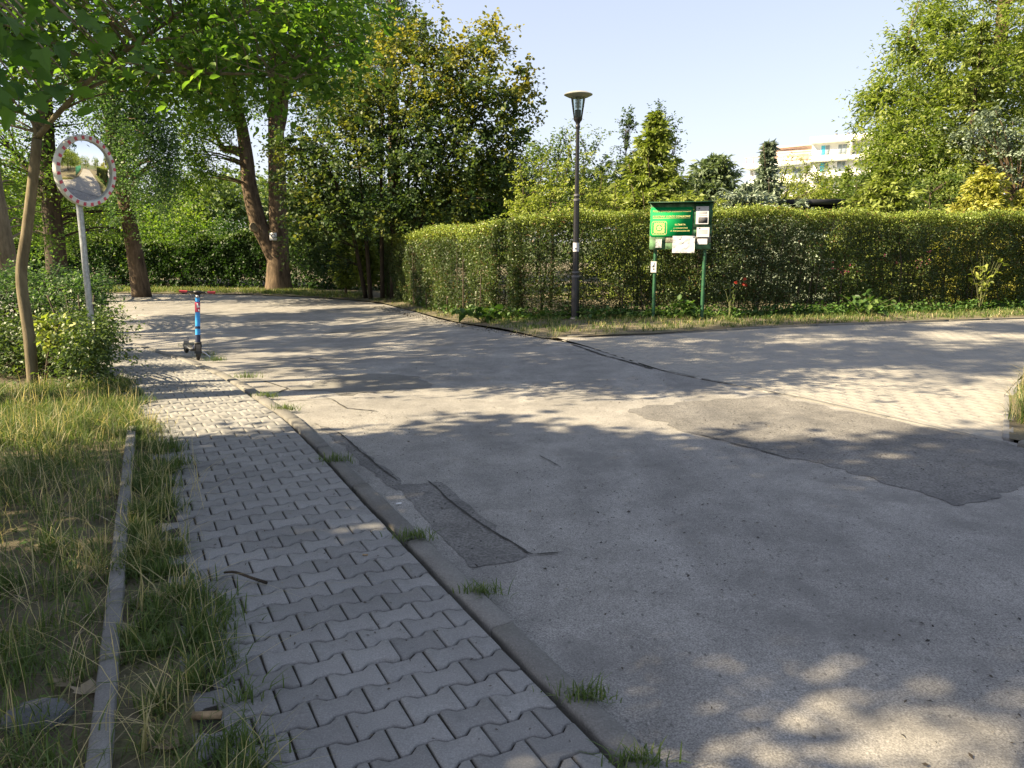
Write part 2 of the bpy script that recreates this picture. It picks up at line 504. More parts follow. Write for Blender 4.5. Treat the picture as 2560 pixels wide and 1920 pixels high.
n_.links.new(mx_.outputs[0], n_.nodes['Material Output'].inputs['Surface']); M['glass'] = m

# ------------------------------------------------------------------ ground, roads, pavement
def loft(name, A, B, nc, mat, zoff, kind='structure', bumps=0.0, seed=0, parent=None):
    """sheet between two xy polylines of equal length"""
    A = np.asarray(A, float); B = np.asarray(B, float)
    t = np.linspace(0, 1, nc + 1)
    G = A[:, None, :] * (1 - t)[None, :, None] + B[:, None, :] * t[None, :, None]
    x, y = G[..., 0], G[..., 1]
    z = gz(x, y) + zoff
    if bumps:
        r = np.random.default_rng(seed)
        for _ in range(10):
            fx, fy, ph = r.normal(0, 2.2), r.normal(0, 2.2), r.uniform(0, 7)
            z = z + bumps * np.sin(fx * x + fy * y + ph) / 5
    V = np.stack([x, y, z], -1).reshape(-1, 3)
    n = len(A); c = nc + 1
    i = np.arange(n - 1)[:, None] * c; j = np.arange(nc)[None, :]
    F = np.stack([i + j, i + j + 1, i + c + j + 1, i + c + j], -1).reshape(-1, 4)
    me = npmesh(name, V, F, mat, smooth=True)
    if me.polygons[0].normal.z < 0:
        me.flip_normals()
    o = obj(name, me, parent)
    return tag(o, kind=kind)

# far ground to the horizon
r_ = np.r_[0, 8, 20, 45, 90, 200, 500, 1500, 4000]
th = np.linspace(0, 2 * math.pi, 49)[:-1]
V = [(0, 0, 0)] + [(a * math.cos(t), a * math.sin(t), 0) for a in r_[1:] for t in th]
V = np.array(V, float)
V[:, 2] = gz(V[:, 0], V[:, 1]) - 0.5 * ss((np.hypot(V[:, 0], V[:, 1]) - 60) / 200) - 0.55
F3 = [(0, 1 + k, 1 + (k + 1) % 48) for k in range(48)]
F4 = [(1 + q * 48 + k, 1 + (q + 1) * 48 + k, 1 + (q + 1) * 48 + (k + 1) % 48, 1 + q * 48 + (k + 1) % 48) for q in range(len(r_) - 2) for k in range(48)]
tag(obj('ground', npmesh('ground', V, [np.array(F3), np.array(F4)], M['meadow'])), kind='structure')

KERB = np.array([(3.4, -4.0), (1.95, -1.0), (0.95, 0.98), (0.45, 1.96), (-0.49, 3.78), (-1.32, 5.42), (-1.88, 6.48), (-2.40, 7.30), (-3.03, 8.32), (-3.6, 9.16), (-4.2, 9.99), (-5.07, 11.15), (-6.33, 12.8), (-7.14, 13.7), (-9, 15.5), (-12, 17.9), (-18, 20), (-28, 22)], float)
KS = smooth_path(KERB, 10)
KS = resample(KS, step=0.05)
KD = np.gradient(KS, axis=0); KD /= np.linalg.norm(KD, axis=1)[:, None]
KN = np.stack([-KD[:, 1], KD[:, 0]], 1)            # left of the walking direction = away from the road
def path(s, t):
    """point s metres along the kerb line, t metres left of it"""
    i = np.clip(np.asarray(s, float) / 0.05, 0, len(KS) - 1)
    q = np.arange(len(KS))
    P = np.stack([np.interp(i, q, KS[:, k]) for k in (0, 1)], -1)
    N = np.stack([np.interp(i, q, KN[:, k]) for k in (0, 1)], -1)
    return P + N * (np.asarray(t, float) + 0.13)[..., None]
S_BEG = 4.6
S_END = 0.05 * (len(KS) - 1)

# asphalt road: paired left / right points
LR = [((3.4, -4.0), (9.0, -4.0)), ((1.95, -1.0), (7.6, -1.0)), ((0.95, 0.98), (6.0, 2.0)), ((0.45, 1.96), (4.9, 4.0)), ((-0.49, 3.78), (4.1, 5.3)), ((-1.32, 5.4), (2.77, 7.51)), ((-1.88, 6.48), (1.84, 8.91)), ((-2.40, 7.30), (1.1, 11.2)), ((-3.6, 9.16), (0.25, 12.9)), ((-5.07, 11.15), (-1.53, 17.16)), ((-6.33, 12.8), (-3.0, 21.2)), ((-9, 15.5), (-4.8, 24.4)), ((-12, 17.9), (-9.2, 27.2)), ((-18, 20), (-15, 28.2)), ((-28, 22), (-28, 30))]
A = smooth_path([a for a, b in LR], 8); B = smooth_path([b for a, b in LR], 8)
road = loft('asphalt_road', A, B, 24, M['asphalt'], -0.02)
RB = B
# side road base (pavers go on top)
SN = np.array([(2.77, 7.51), (3.3, 6.58), (3.80, 5.70), (4.96, 7.51), (6.1, 8.9), (8.5, 10.2), (14, 12.0), (40, 19.6)], float)
SF = np.array([(1.84, 8.91), (1.1, 11.2), (0.72, 12.2), (2.25, 12.5), (4.97, 13.7), (10.3, 15.24), (18, 17.5), (40, 24)], float)
from mathutils.geometry import tessellate_polygon
def flat_sheet(name, pts, mat, z):
    """level sheet over a simple polygon"""
    P = [Vector((x, y, z)) for x, y in pts]
    T = tessellate_polygon([P])
    me = npmesh(name, np.array(P), np.array(T), mat)
    if me.polygons[0].normal.z < 0:
        me.flip_normals()
    return tag(obj(name, me), kind='structure')
side = flat_sheet('side_road', np.vstack([SF, SN[::-1]]), M['side_bed'], -0.0145)
# verges
vl_a = path(np.arange(S_BEG - 1.5, S_END, 0.4), np.full(len(np.arange(S_BEG - 1.5, S_END, 0.4)), 1.06))
vl_b = vl_a + np.array([-11.0, -3.0])
loft('left_verge', vl_a, vl_b, 40, M['soil'], -0.002, bumps=0.012, seed=3)
pv = np.arange(S_BEG - 1.6, S_END, 0.3)
pavement = loft('pavement', path(pv, np.full(len(pv), 0.0)), path(pv, np.full(len(pv), 1.10)), 6, M['joint'], -0.001)
fe = smooth_path([(-28, 30.0), (-15, 28.2), (-9.2, 27.2), (-4.8, 24.4), (-3.0, 21.2), (-1.53, 17.16), (0.25, 12.9), (0.72, 12.22), (2.25, 12.52), (4.97, 13.72), (10.3, 15.26), (18, 17.52), (40, 24.02)], 6)
fb = smooth_path([(-60, 62.0), (-40, 62), (-26, 62), (-16, 60), (-9, 58), (-2, 56), (4, 56), (8, 56), (14, 56), (22, 56), (32, 56), (42, 56), (70, 60)], 6)
loft('far_verge', fe, fb, 60, M['soil'], 0.01, bumps=0.015, seed=5)
flat_sheet('corner_verge', [(9.4, -4.0), (7.7, -1.0), (6.2, 2.0), (5.05, 4.0), (4.25, 5.2), (3.86, 5.72), (4.99, 7.48), (6.13, 8.85), (8.55, 10.13), (14, 11.95), (40, 19.5), (40, -4)], M['soil'], 0.0)

# earth track beside the far end of the road and asphalt patches
def sheet(name, pts, mat, z, parent=None):
    P = np.asarray(pts, float)
    T = tessellate_polygon([[Vector((x, y, 0)) for x, y in P]])
    me = npmesh(name, np.c_[P, gz(P[:, 0], P[:, 1]) + z], np.array(T), mat)
    if me.polygons[0].normal.z < 0:
        me.flip_normals()
    return obj(name, me, parent)

def ragged(pts, amp=0.012, step=0.06, seed=0):
    """outline with a crumbling edge"""
    r = np.random.default_rng(seed)
    Q = resample(np.vstack([pts, pts[:1]]), step=step)
    d = np.roll(Q, -1, 0) - np.roll(Q, 1, 0); d /= np.linalg.norm(d, axis=1)[:, None] + 1e-9
    w_ = r.normal(0, 1, len(Q)); w_ = 0.5 * w_ + 0.5 * np.roll(w_, 1)
    return Q + np.stack([-d[:, 1], d[:, 0]], 1) * (w_ * amp)[:, None]
sheet('asphalt_patch', ragged([(-0.74, 4.62), (-0.46, 4.70), (0.09, 3.52), (-0.19, 3.36)], 0.014, 0.05, 1), M['patch'], -0.0172, road)
sheet('asphalt_patch', ragged([(-1.70, 6.35), (-1.40, 5.98), (-0.70, 4.70), (-0.72, 4.50)], 0.014, 0.05, 2), M['patch'], -0.0175, road)
sheet('asphalt_patch', ragged([(1.04, 6.85), (1.45, 5.95), (1.96, 5.25), (2.22, 5.05), (2.60, 4.25), (2.75, 4.29), (3.4, 4.75), (3.95, 5.35), (3.1, 6.75), (2.55, 7.5), (1.7, 7.2)], 0.035, 0.06, 3), M['patch'], -0.017, road)
sheet('asphalt_patch', ragged([(-3.9, 15.6), (-2.6, 15.9), (-2.3, 16.4), (-3.3, 16.5)], 0.05, 0.08, 4), M['kerb'], -0.014, road)
sheet('worn_patch', ragged([(-2.3, 7.9), (-1.6, 7.5), (-0.9, 8.0), (-1.1, 8.7), (-1.9, 8.9)], 0.08, 0.1, 5), M['kerb'], -0.0165, road)

def ribbon(name, pts, wd, mat, z, parent, seed=0, jit=0.02):
    r = np.random.default_rng(seed)
    P = resample(np.asarray(pts, float), step=0.05)
    P = P + np.cumsum(r.normal(0, jit * 0.2, P.shape), 0) * 0.7
    d = np.gradient(P, axis=0); d /= np.linalg.norm(d, axis=1)[:, None]
    nn = np.stack([-d[:, 1], d[:, 0]], 1)
    ww = wd * (0.35 + r.random(len(P)) * 0.9)[:, None]
    ww[0] = ww[-1] = 0.001
    A_, B_ = P + nn * ww / 2, P - nn * ww / 2
    V = np.vstack([np.c_[A_, gz(A_[:, 0], A_[:, 1]) + z], np.c_[B_, gz(B_[:, 0], B_[:, 1]) + z]])
    k_ = len(P); i = np.arange(k_ - 1)
    me = npmesh(name, V, np.stack([i, k_ + i, k_ + i + 1, i + 1], 1), mat)
    if me.polygons[0].normal.z < 0:
        me.flip_normals()
    return obj(name, me, parent)
cr = [([(-0.55, 4.72), (-0.3, 4.2), (0.1, 3.5), (0.3, 3.55)], 0.012), ([(-1.42, 6.0), (-0.95, 5.1), (-0.72, 4.68)], 0.014), ([(-2.2, 7.2), (-1.8, 7.35), (-1.55, 6.9), (-1.2, 6.75)], 0.018),
      ([(-3.9, 10.9), (-3.4, 10.6), (-2.9, 10.7), (-2.6, 10.2)], 0.02), ([(-3.2, 9.6), (-2.6, 9.3), (-2.1, 9.4)], 0.02), ([(0.9, 11.5), (1.3, 10.2), (1.75, 9.1)], 0.05), ([(1.75, 9.1), (2.2, 8.3), (2.8, 7.45)], 0.018),
      ([(2.05, 2.35), (2.2, 2.2), (2.05, 2.05)], 0.02), ([(2.2, 2.2), (2.6, 2.1)], 0.014), ([(0.2, 5.3), (0.35, 5.0)], 0.01), ([(2.3, 3.0), (2.6, 2.75)], 0.008), ([(-0.2, 3.0), (0.25, 2.3), (0.62, 1.7)], 0.012),
      ([(1.5, 5.9), (2.0, 5.2)], 0.01), ([(-2.8, 8.4), (-2.4, 7.9), (-2.45, 7.5)], 0.02)]
for i, (p, wd) in enumerate(cr):
    ribbon('crack', p, wd, M['crack'], -0.0125, road, i)

# interlocking bone-shaped pavers
PW, PL, PA, GAP = 0.126, 0.18, 0.0126, 0.004
HL = PL / 2
def paver_outline(x0, x1):
    xs = [-HL, -HL * 0.66, -HL * 0.36, HL * 0.36, HL * 0.66, HL]
    ys = [PA, PA, -PA, -PA, PA, PA]
    pts = [(x, PW / 2 + y) for x, y in zip(xs, ys) if x0 - 1e-6 <= x <= x1 + 1e-6]
    if x0 > -HL: pts = [(x0, PW / 2 - PA)] + pts
    if x1 < HL: pts = pts + [(x1, PW / 2 - PA)]
    top = pts
    return np.array([(x, y) for x, y in top] + [(x, -y) for x, y in reversed(top)])
def inset(P, d):
    """crude inward offset of a clockwise outline"""
    n = len(P); out = []
    for i in range(n):
        a, b, c = P[i - 1], P[i], P[(i + 1) % n]
        e1 = (b - a) / np.linalg.norm(b - a); e2 = (c - b) / np.linalg.norm(c - b)
        n1 = np.array((e1[1], -e1[0])); n2 = np.array((e2[1], -e2[0]))
        v = n1 + n2
        v = v / max(0.35, (v @ v) / 2)
        out.append(b + v * d)
    return np.array(out)
def paver_geo(x0=-0.09, x1=0.09):
    P = paver_outline(x0, x1)
    o0 = inset(P, GAP); o1 = inset(P, GAP + 0.0045)
    n = len(P)
    V = np.vstack([np.c_[o0, np.full(n, -0.04)], np.c_[o0, np.full(n, -0.004)], np.c_[o1, np.zeros(n)]])
    h = n // 2
    F = []
    for i in range(n):
        j = (i + 1) % n
        F.append((i, i + n, j + n, j)); F.append((i + n, i + 2 * n, j + 2 * n, j + n))
    for i in range(h - 1):
        F.append((2 * n + i, 2 * n + n - 1 - i, 2 * n + n - 2 - i, 2 * n + i + 1))
    return V, np.array(F)
pg_full, pg_l, pg_r = paver_geo(), paver_geo(0.0, HL), paver_geo(-HL, 0.0)
def fixn(V, F):
    me = npmesh('paver', V, F, M['paver'])
    if me.polygons[len(F) - 1].normal.z < 0:
        F = F[:, ::-1]
        bpy.data.meshes.remove(me); me = npmesh('paver', V, F, M['paver'])
    return me, F
me_full, Ff = fixn(*pg_full); me_l, Fl = fixn(*pg_l); me_r, Fr = fixn(*pg_r)
rng = np.random.default_rng(11)
spots = []
nrow = int((S_END - S_BEG) / PW)
for r in range(nrow):
    s = S_BEG + r * PW
    p0 = path(np.array(s), np.array(0.5))
    if p0[1] > 17.5: break
    off = HL if r % 2 else 0.0
    t = 0.004 + off
    if off:
        spots.append((s, 0.004 + 0.0, 'r'))
    while t + PL < 1.13:
        spots.append((s, t + HL, 'f')); t += PL
items = []
for s, t, kd in spots:
    P = path(np.array(s), np.array(t))
    Q = path(np.array(s + 0.05), np.array(t))
    d = Q - P
    ang = math.atan2(d[1], d[0]) - math.pi / 2
    items.append((P[0], P[1], ang, kd, t))
items.sort(key=lambda q: math.hypot(q[0], q[1]))
items = [q for q in items if q[1] > 1.0]
rest_v, rest_f, nn_ = [], [], 0
for i, (x, y, ang, kd, t) in enumerate(items):
    # local +x of a paver runs across the path; t grows to the left, so x = -t
    z = gz(x, y) + 0.012 + rng.normal(0, 0.0022) - (0.006 if t > 0.95 else 0)
    tilt = rng.normal(0, 0.010, 2)
    ang += rng.normal(0, 0.006)
    me = {'f': me_full, 'r': me_r, 'l': me_l}[kd]
    if i < 300:
        obj('paver', me, pavement, (x, y, z), (tilt[0], tilt[1], ang))
    else:
        V0 = {'f': pg_full[0], 'r': pg_r[0], 'l': pg_l[0]}[kd]; F0 = {'f': Ff, 'r': Fr, 'l': Fl}[kd]
        c_, s_ = math.cos(ang), math.sin(ang)
        V = np.stack([V0[:, 0] * c_ - V0[:, 1] * s_ + x, V0[:, 0] * s_ + V0[:, 1] * c_ + y, V0[:, 2] + z + V0[:, 0] * tilt[0]], 1)
        rest_v.append(V); rest_f.append(F0 + nn_); nn_ += len(V)
tag(obj('far_pavers', npmesh('far_pavers', np.vstack(rest_v), np.vstack(rest_f), M['paver']), pavement), kind='stuff')

# pavers of the side road
sv, sf, nn_ = [], [], 0
dx, dy = 0.96, 0.28
ux = np.array((dx, dy)) / math.hypot(dx, dy); uy = np.array((-ux[1], ux[0]))
poly = np.vstack([SF, SN[::-1]])
def inside(p, poly):
    x, y = p[:, 0], p[:, 1]
    res = np.zeros(len(p), bool)
    a = poly; b = np.roll(poly, -1, 0)
    for (x1, y1), (x2, y2) in zip(a, b):
        cond = ((y1 > y) != (y2 > y))
        xi = (x2 - x1) * (y - y1) / (y2 - y1 + 1e-12) + x1
        res ^= cond & (x < xi)
    return res
gi, gj = np.meshgrid(np.arange(-40, 180), np.arange(-70, 70))
base = np.array((2.5, 9.0))
ctr = base + (gi.ravel()[:, None] * PL + (gj.ravel()[:, None] % 2) * HL) * ux + gj.ravel()[:, None] * PW * uy
ok = inside(ctr, poly) & (ctr[:, 0] < 17)
for k_ in (0.05, -0.05):
    ok &= inside(ctr + ux * k_, poly) & inside(ctr + uy * k_, poly)
ctr = ctr[ok]
ctr = ctr[np.argsort(np.hypot(ctr[:, 0], ctr[:, 1]))]
a0 = math.atan2(ux[1], ux[0])
me_side = me_full.copy(); me_side.materials.clear(); me_side.materials.append(M['paver_side'])
c_, s_ = math.cos(a0), math.sin(a0)
V0 = pg_full[0].copy(); V0[:, :2] *= 1.012
for i, (x, y) in enumerate(ctr):
    z = gz(x, y) - 0.012 + rng.normal(0, 0.001)
    if i < 160:
        o = obj('paver', me_side, side, (x, y, z), (0, 0, a0)); o.scale = (1.012, 1.012, 1)
    else:
        V = np.stack([V0[:, 0] * c_ - V0[:, 1] * s_ + x, V0[:, 0] * s_ + V0[:, 1] * c_ + y, V0[:, 2] + z], 1)
        sv.append(V); sf.append(Ff[[q for q in range(len(Ff)) if q % 2 == 1 or q >= 24]] + nn_); nn_ += len(V)
tag(obj('far_pavers', npmesh('far_pavers', np.vstack(sv), np.vstack(sf), M['paver_side']), side), kind='stuff')

# kerb stones
def kerb_run(name, pts, wd, ln, ztop, depth, mat, stone, seed, tilt=0.0, gap=0.008, side_off=0.0, rough=0.0):
    root = bpy.data.objects.new(name, None); root.empty_display_size = 0.2; link(root); tag(root, kind='structure')
    r = np.random.default_rng(seed)
    P = resample(np.asarray(pts, float), step=0.02)
    n = max(2, int(ln / 0.02)); i = 0
    while i + 4 < len(P):
        j = min(len(P) - 1, i + n)
        seg = P[i:j + 1]
        a, b = seg[0], seg[-1]
        d = b - a; l_ = np.linalg.norm(d)
        if l_ < 0.1: break
        c = (a + b) / 2
        ang = math.atan2(d[1], d[0])
        m = MB()
        e = min(0.012, wd * 0.07)
        hw = wd / 2
        prof = [(-hw, -depth), (-hw, -e), (-hw + e, 0), (hw - e * 1.5, 0), (hw, -e * 1.6), (hw, -depth)]
        ns = max(2, int(l_ / 0.12)); h = l_ / 2 - gap / 2
        V = []
        for q in np.linspace(-h, h, ns + 1):
            for (yy, zz) in prof:
                w_ = rough if zz > -depth + 0.001 else 0
                V.append((q + r.normal(0, w_), yy + r.normal(0, w_), zz + r.normal(0, w_)))
        F = []
        for s_ in range(ns):
            for q in range(5):
                o_ = s_ * 6 + q
                F.append((o_, o_ + 1, o_ + 7, o_ + 6))
        F.append(tuple(range(5, -1, -1))); F.append(tuple(ns * 6 + q for q in range(6)))
        mb = MB().add(V, F)
        me = mb.mesh(stone, mat)
        me.update()
        if me.polygons[2].normal.z < 0: me.flip_normals()
        z = float(gz(c[0], c[1])) + ztop + r.normal(0, 0.004)
        slope = (float(gz(b[0], b[1])) - float(gz(a[0], a[1]))) / max(l_, 0.1)
        obj(stone, me, root, (c[0], c[1], z), (r.normal(0, 0.012) + tilt, -math.atan(slope) + r.normal(0, 0.004), ang + r.normal(0, 0.004)))
        i = j
    return root
kk = path(np.arange(S_BEG - 1.0, S_END - 8, 0.1), np.full(len(np.arange(S_BEG - 1.0, S_END - 8, 0.1)), -0.072))
kerb_run('road_kerb', kk, 0.098, 1.0, 0.016, 0.12, M['kerb'], 'kerb_stone', 4, tilt=-0.03, gap=0.014, rough=0.0018)
kerb_run('path_edging', [(-0.85, 1.2), (-1.19, 1.96), (-1.69, 3.02), (-2.29, 4.3), (-3.06, 5.95)], 0.062, 1.0, 0.05, 0.13, M['edging'], 'edging_stone', 5, gap=0.006, rough=0.0)
kerb_run('corner_kerb', [(9.2, -4.0), (7.6, -1.0), (6.1, 2.0), (4.97, 4.0), (4.17, 5.25), (3.86, 5.6)], 0.12, 1.0, 0.012, 0.12, M['kerb'], 'kerb_stone', 6, rough=0.001)
kerb_run('corner_kerb', [(3.87, 5.75), (4.99, 7.48), (6.13, 8.86), (8.5, 10.10)], 0.08, 1.0, -0.006, 0.14, M['edging'], 'kerb_stone', 7, rough=0.001)
kerb_run('flush_kerb', [(3.80, 5.65), (2.80, 7.46), (1.86, 8.92)], 0.06, 1.0, -0.010, 0.1, M['kerb'], 'kerb_stone', 8)
kerb_run('far_kerb', [(0.9, 12.3), (2.25, 12.55), (4.97, 13.75), (10.3, 15.3), (18, 17.55)], 0.06, 1.0, 0.012, 0.1, M['kerb'], 'kerb_stone', 9)

# ------------------------------------------------------------------ built objects
def text_mesh(name, txt, size, mat, ext=0.002, align='LEFT', xs=1.0):
    cu = bpy.data.curves.new(name, 'FONT')
    cu.body = txt; cu.size = size; cu.extrude = ext; cu.align_x = align; cu.resolution_u = 2
    cu.offset = size * 0.012
    to = bpy.data.objects.new(name, cu); COL.objects.link(to)
    dg = bpy.context.evaluated_depsgraph_get()
    me = bpy.data.meshes.new_from_object(to.evaluated_get(dg))
    bpy.data.objects.remove(to); bpy.data.curves.remove(cu)
    me.name = name
    me.materials.clear(); me.materials.append(mat)
    return me

# --- street lamp
LX, LY = 1.25, 15.09
lamp = thing('street_lamp', (LX, LY, float(gz(LX, LY))), 'tall black lamp post with glass lantern and saucer hood before the hedge', 'street lamp')
flute = lambda th: 1 - 0.055 * (np.cos(th * 8) > 0.2)
MB().lathe([(0.0, 0.005), (0.105, 0.005), (0.105, 0.02), (0.085, 0.045), (0.0, 0.05)], 24).build('base_flange', M['lamp_grey'], lamp)
shade_auto(MB().lathe([(0.080, 0.03), (0.080, 0.84), (0.075, 0.87), (0.070, 0.88)], 48, rmod=lambda th: 1 - 0.03 * (np.cos(th * 6) > 0.3)).build('lower_post', M['black_metal'], lamp), 25)
shade_auto(MB().lathe([(0.064, 0.86), (0.061, 1.6), (0.056, 2.32)], 48, rmod=flute).build('middle_post', M['black_metal'], lamp), 25)
shade_auto(MB().lathe([(0.044, 2.32), (0.040, 2.9), (0.033, 3.66)], 48, rmod=flute).build('upper_post', M['black_metal'], lamp), 25)
for z, r in ((0.85, 0.085), (0.93, 0.074), (2.31, 0.066), (2.40, 0.058)):
    shade_auto(MB().lathe([(r - 0.02, z - 0.02), (r, z - 0.016), (r, z + 0.016), (r - 0.02, z + 0.024)], 32).build('collar_ring', M['lamp_grey'], lamp))
shade_auto(MB().lathe([(0.032, 3.62), (0.046, 3.655), (0.046, 3.68), (0.036, 3.70), (0.045, 3.74), (0.082, 3.79), (0.086, 3.82), (0.075, 3.825), (0, 3.825)], 32).build('lantern_cup', M['black_metal'], lamp))
lan = shade_auto(MB().lathe([(0.082, 3.822), (0.137, 4.19)], 40).build('lantern_glass', M['glass'], lamp))
shade_auto(MB().lathe([(0.0, 3.83), (0.058, 3.83), (0.060, 3.97), (0.05, 3.975), (0.0, 3.975)], 24).build('lamp_holder', M['plastic_grey'], lamp))
for k_ in range(7):
    z = 4.005 + k_ * 0.026
    shade_auto(MB().lathe([(0.03, z + 0.006), (0.06, z), (0.061, z + 0.004), (0.03, z + 0.010)], 24).build('louvre_ring', M['louvre'], lan))
MB().lathe([(0.018, 3.98), (0.018, 4.19)], 12).build('light_tube', M['white'], lan)
shade_auto(MB().lathe([(0.0, 4.185), (0.145, 4.185), (0.19, 4.2), (0.268, 4.237), (0.272, 4.247), (0.24, 4.265), (0.17, 4.29), (0.09, 4.305), (0, 4.31)], 40).build('hood', M['hood'], lamp))
st = MB()
a_ = np.linspace(-1.2, 1.35, 9) - math.pi / 2
V = [(0.0635 * math.cos(a), 0.0635 * math.sin(a), z) for z in (1.33, 1.50) for a in a_]
st.add(V, [(i, i + 1, i + 10, i + 9) for i in range(8)])
sk = st.build('paper_sticker', M['paper'], lamp)
mk = MB()
for x in (-0.022, -0.002):
    mk.box((x, -0.0655, 1.39), (0.012, 0.004, 0.022))
mk.build('sticker_print', M['print'], sk)

# --- notice board
BX, BY = 3.25, 14.95
brd = thing('notice_board', (BX, BY, float(gz(BX, BY))), 'green garden allotment notice board on two posts with hood and pinned papers', 'notice board', rz=math.radians(-17))
for x, r in ((-0.47, 0.034), (0.47, 0.036)):
    shade_auto(MB().lathe([(r, -0.05), (r * 0.98, 0.6), (r * 0.96, 1.5), (0, 1.5)], 16).build('post', M['green_post'], brd, loc=(x, 0.03, 0)))
rr = random.Random(4)
zb = 1.36
pl_mats = [M['green_board'], M['wood_old'], M['green_board'], M['green_board'], M['green_board'], M['green_board'], M['green_board']]
for i in range(7):
    h = 0.124
    MB().box((rr.uniform(-0.004, 0.004), 0, zb + 0.062 + i * h), (1.17 + rr.uniform(-0.015, 0.01), 0.024, h - 0.006), bev=0.003).build('plank', pl_mats[i], brd, loc=(0, -0.045 + rr.uniform(-0.003, 0.003), 0))
for x, z, sx, sz in ((-0.43, 1.475, 0.29, 0.24), (0.415, 2.02, 0.33, 0.40)):
    MB().box((x, -0.062, z), (sx, 0.006, sz)).build('backing_sheet', M['green_post'] if x > 0 else M['green_board'], brd)
MB().box((0, -0.10, 2.245), (1.21, 0.19, 0.018), bev=0.004).build('hood', M['green_dark'], brd)
MB().box((0, -0.0, 2.21), (1.19, 0.02, 0.06)).build('hood_batten', M['green_dark'], brd)
# green sign plate with clipped corners
sw, sh, sx0, sz0 = 0.80, 0.555, -0.575, 1.60
plate = MB()
pp = [(0.02, 0), (sw - 0.02, 0), (sw, 0.02), (sw, sh - 0.02), (sw - 0.02, sh), (0.02, sh), (0, sh - 0.02), (0, 0.02)]
n = len(pp)
plate.add([(sx0 + x, -0.072, sz0 + z) for x, z in pp] + [(sx0 + x, -0.066, sz0 + z) for x, z in pp], [tuple(range(n)), tuple(range(2 * n - 1, n - 1, -1))] + [(i, n + i, n + (i + 1) % n, (i + 1) % n) for i in range(n)])
sign = plate.build('sign_plate', M['sign_green'], brd)
def line_text(txt, size, x, z, width, align='LEFT', mat=None):
    me = text_mesh('lettering', txt, size, mat or M['cream'], 0.0015, align)
    xs = np.array([v.co.x for v in me.vertices]); wd = xs.max() - xs.min()
    o = obj('lettering', me, sign, (x, -0.0745, z), (math.pi / 2, 0, 0))
    o.scale = (width / wd, 1, 1)
    return o
line_text('POLSKI ZWIĄZEK DZIAŁKOWCÓW', 0.05, sx0 + 0.045, 2.065, 0.72)
line_text('RODZINNY OGRÓD DZIAŁKOWY', 0.05, sx0 + 0.045, 1.965, 0.71)
MB().box((sx0 + 0.40, -0.0735, 1.948), (0.71, 0.003, 0.006)).build('underline', M['cream'], sign)
line_text('ELŻBIETA', 0.038, sx0 + 0.57, 1.815, 0.20, 'CENTER')
line_text('w CHORZOWIE', 0.026, sx0 + 0.58, 1.755, 0.27, 'CENTER')
line_text('ul. Siemianowicka 60', 0.036, sx0 + 0.57, 1.70, 0.36, 'CENTER')
# round-cornered emblem: outline, rays, flower of four petals
ec = (sx0 + 0.175, 1.765)
em = MB()
def rrect(hw, hh, r, n=6):
    pts = []
    for cx, cz, a0 in ((hw - r, hh - r, 0), (-hw + r, hh - r, 90), (-hw + r, -hh + r, 180), (hw - r, -hh + r, 270)):
        for q in range(n + 1):
            a = math.radians(a0 + 90 * q / n)
            pts.append((cx + r * math.cos(a), cz + r * math.sin(a)))
    return pts
o1, o2 = rrect(0.145, 0.130, 0.045), rrect(0.137, 0.122, 0.04)
n = len(o1)
em.add([(ec[0] + x, -0.0742, ec[1] + z) for x, z in o1 + o2], [(i, n + i, n + (i + 1) % n, (i + 1) % n) for i in range(n)])
for q in range(40):
    a = 2 * math.pi * q / 40
    p0 = np.array((math.cos(a), math.sin(a)))
    k0 = 0.062; k1 = 0.108 / max(abs(p0[0]), abs(p0[1])) * (1.0 if q % 2 else 0.93)
    tn = np.array((-p0[1], p0[0])) * 0.0035
    qd = [p0 * k0 - tn, p0 * k0 + tn, p0 * k1 + tn * 1.6, p0 * k1 - tn * 1.6]
    em.add([(ec[0] + x, -0.0742, ec[1] + z) for x, z in qd], [(0, 3, 2, 1)])
for q in range(5):
    a = 2 * math.pi * q / 5 + 0.3
    cc = (ec[0] + 0.030 * math.cos(a), ec[1] + 0.030 * math.sin(a))
    em.add([(cc[0] + 0.021 * math.cos(t), -0.0742, cc[1] + 0.018 * math.sin(t)) for t in np.linspace(0, 2 * math.pi, 9)[:-1]], [tuple(range(7, -1, -1))])
em.build('emblem', M['cream'], sign)
for x, z in ((sx0 + 0.02, 2.13), (sx0 + 0.78, 1.62), (sx0 + 0.02, 1.62), (sx0 + 0.40, 1.61), (sx0 + 0.78, 2.13)):
    MB().box((x, -0.076, z), (0.012, 0.006, 0.012), bev=0.002).build('bolt', M['plastic'], sign)
def paper(x, z, w_, h_, mat, crease=0.0, seed=0, rot=0.0):
    r = np.random.default_rng(seed)
    nx, nz = 9, 9
    X, Z = np.meshgrid(np.linspace(-w_ / 2, w_ / 2, nx), np.linspace(-h_ / 2, h_ / 2, nz))
    Yd = -0.074 - crease * r.random(X.shape) - crease * 0.8 * np.abs(np.sin(X * 22 + Z * 9))
    V = np.stack([x + X * math.cos(rot) - Z * math.sin(rot), Yd, z + X * math.sin(rot) + Z * math.cos(rot)], -1).reshape(-1, 3)
    F = np.array([(j * nx + i, j * nx + i + 1, (j + 1) * nx + i + 1, (j + 1) * nx + i) for j in range(nz - 1) for i in range(nx - 1)])
    return obj('notice_paper', npmesh('notice_paper', V, F, mat), brd)
p1 = paper(0.40, 2.0, 0.235, 0.33, M['paper'], 0.001, 1)
MB().box((0.415, -0.079, 1.91), (0.165, 0.003, 0.105)).build('printed_picture', M['print'], p1)
MB().box((0.34, -0.079, 2.125), (0.024, 0.003, 0.022)).build('printed_mark', M['print'], p1)
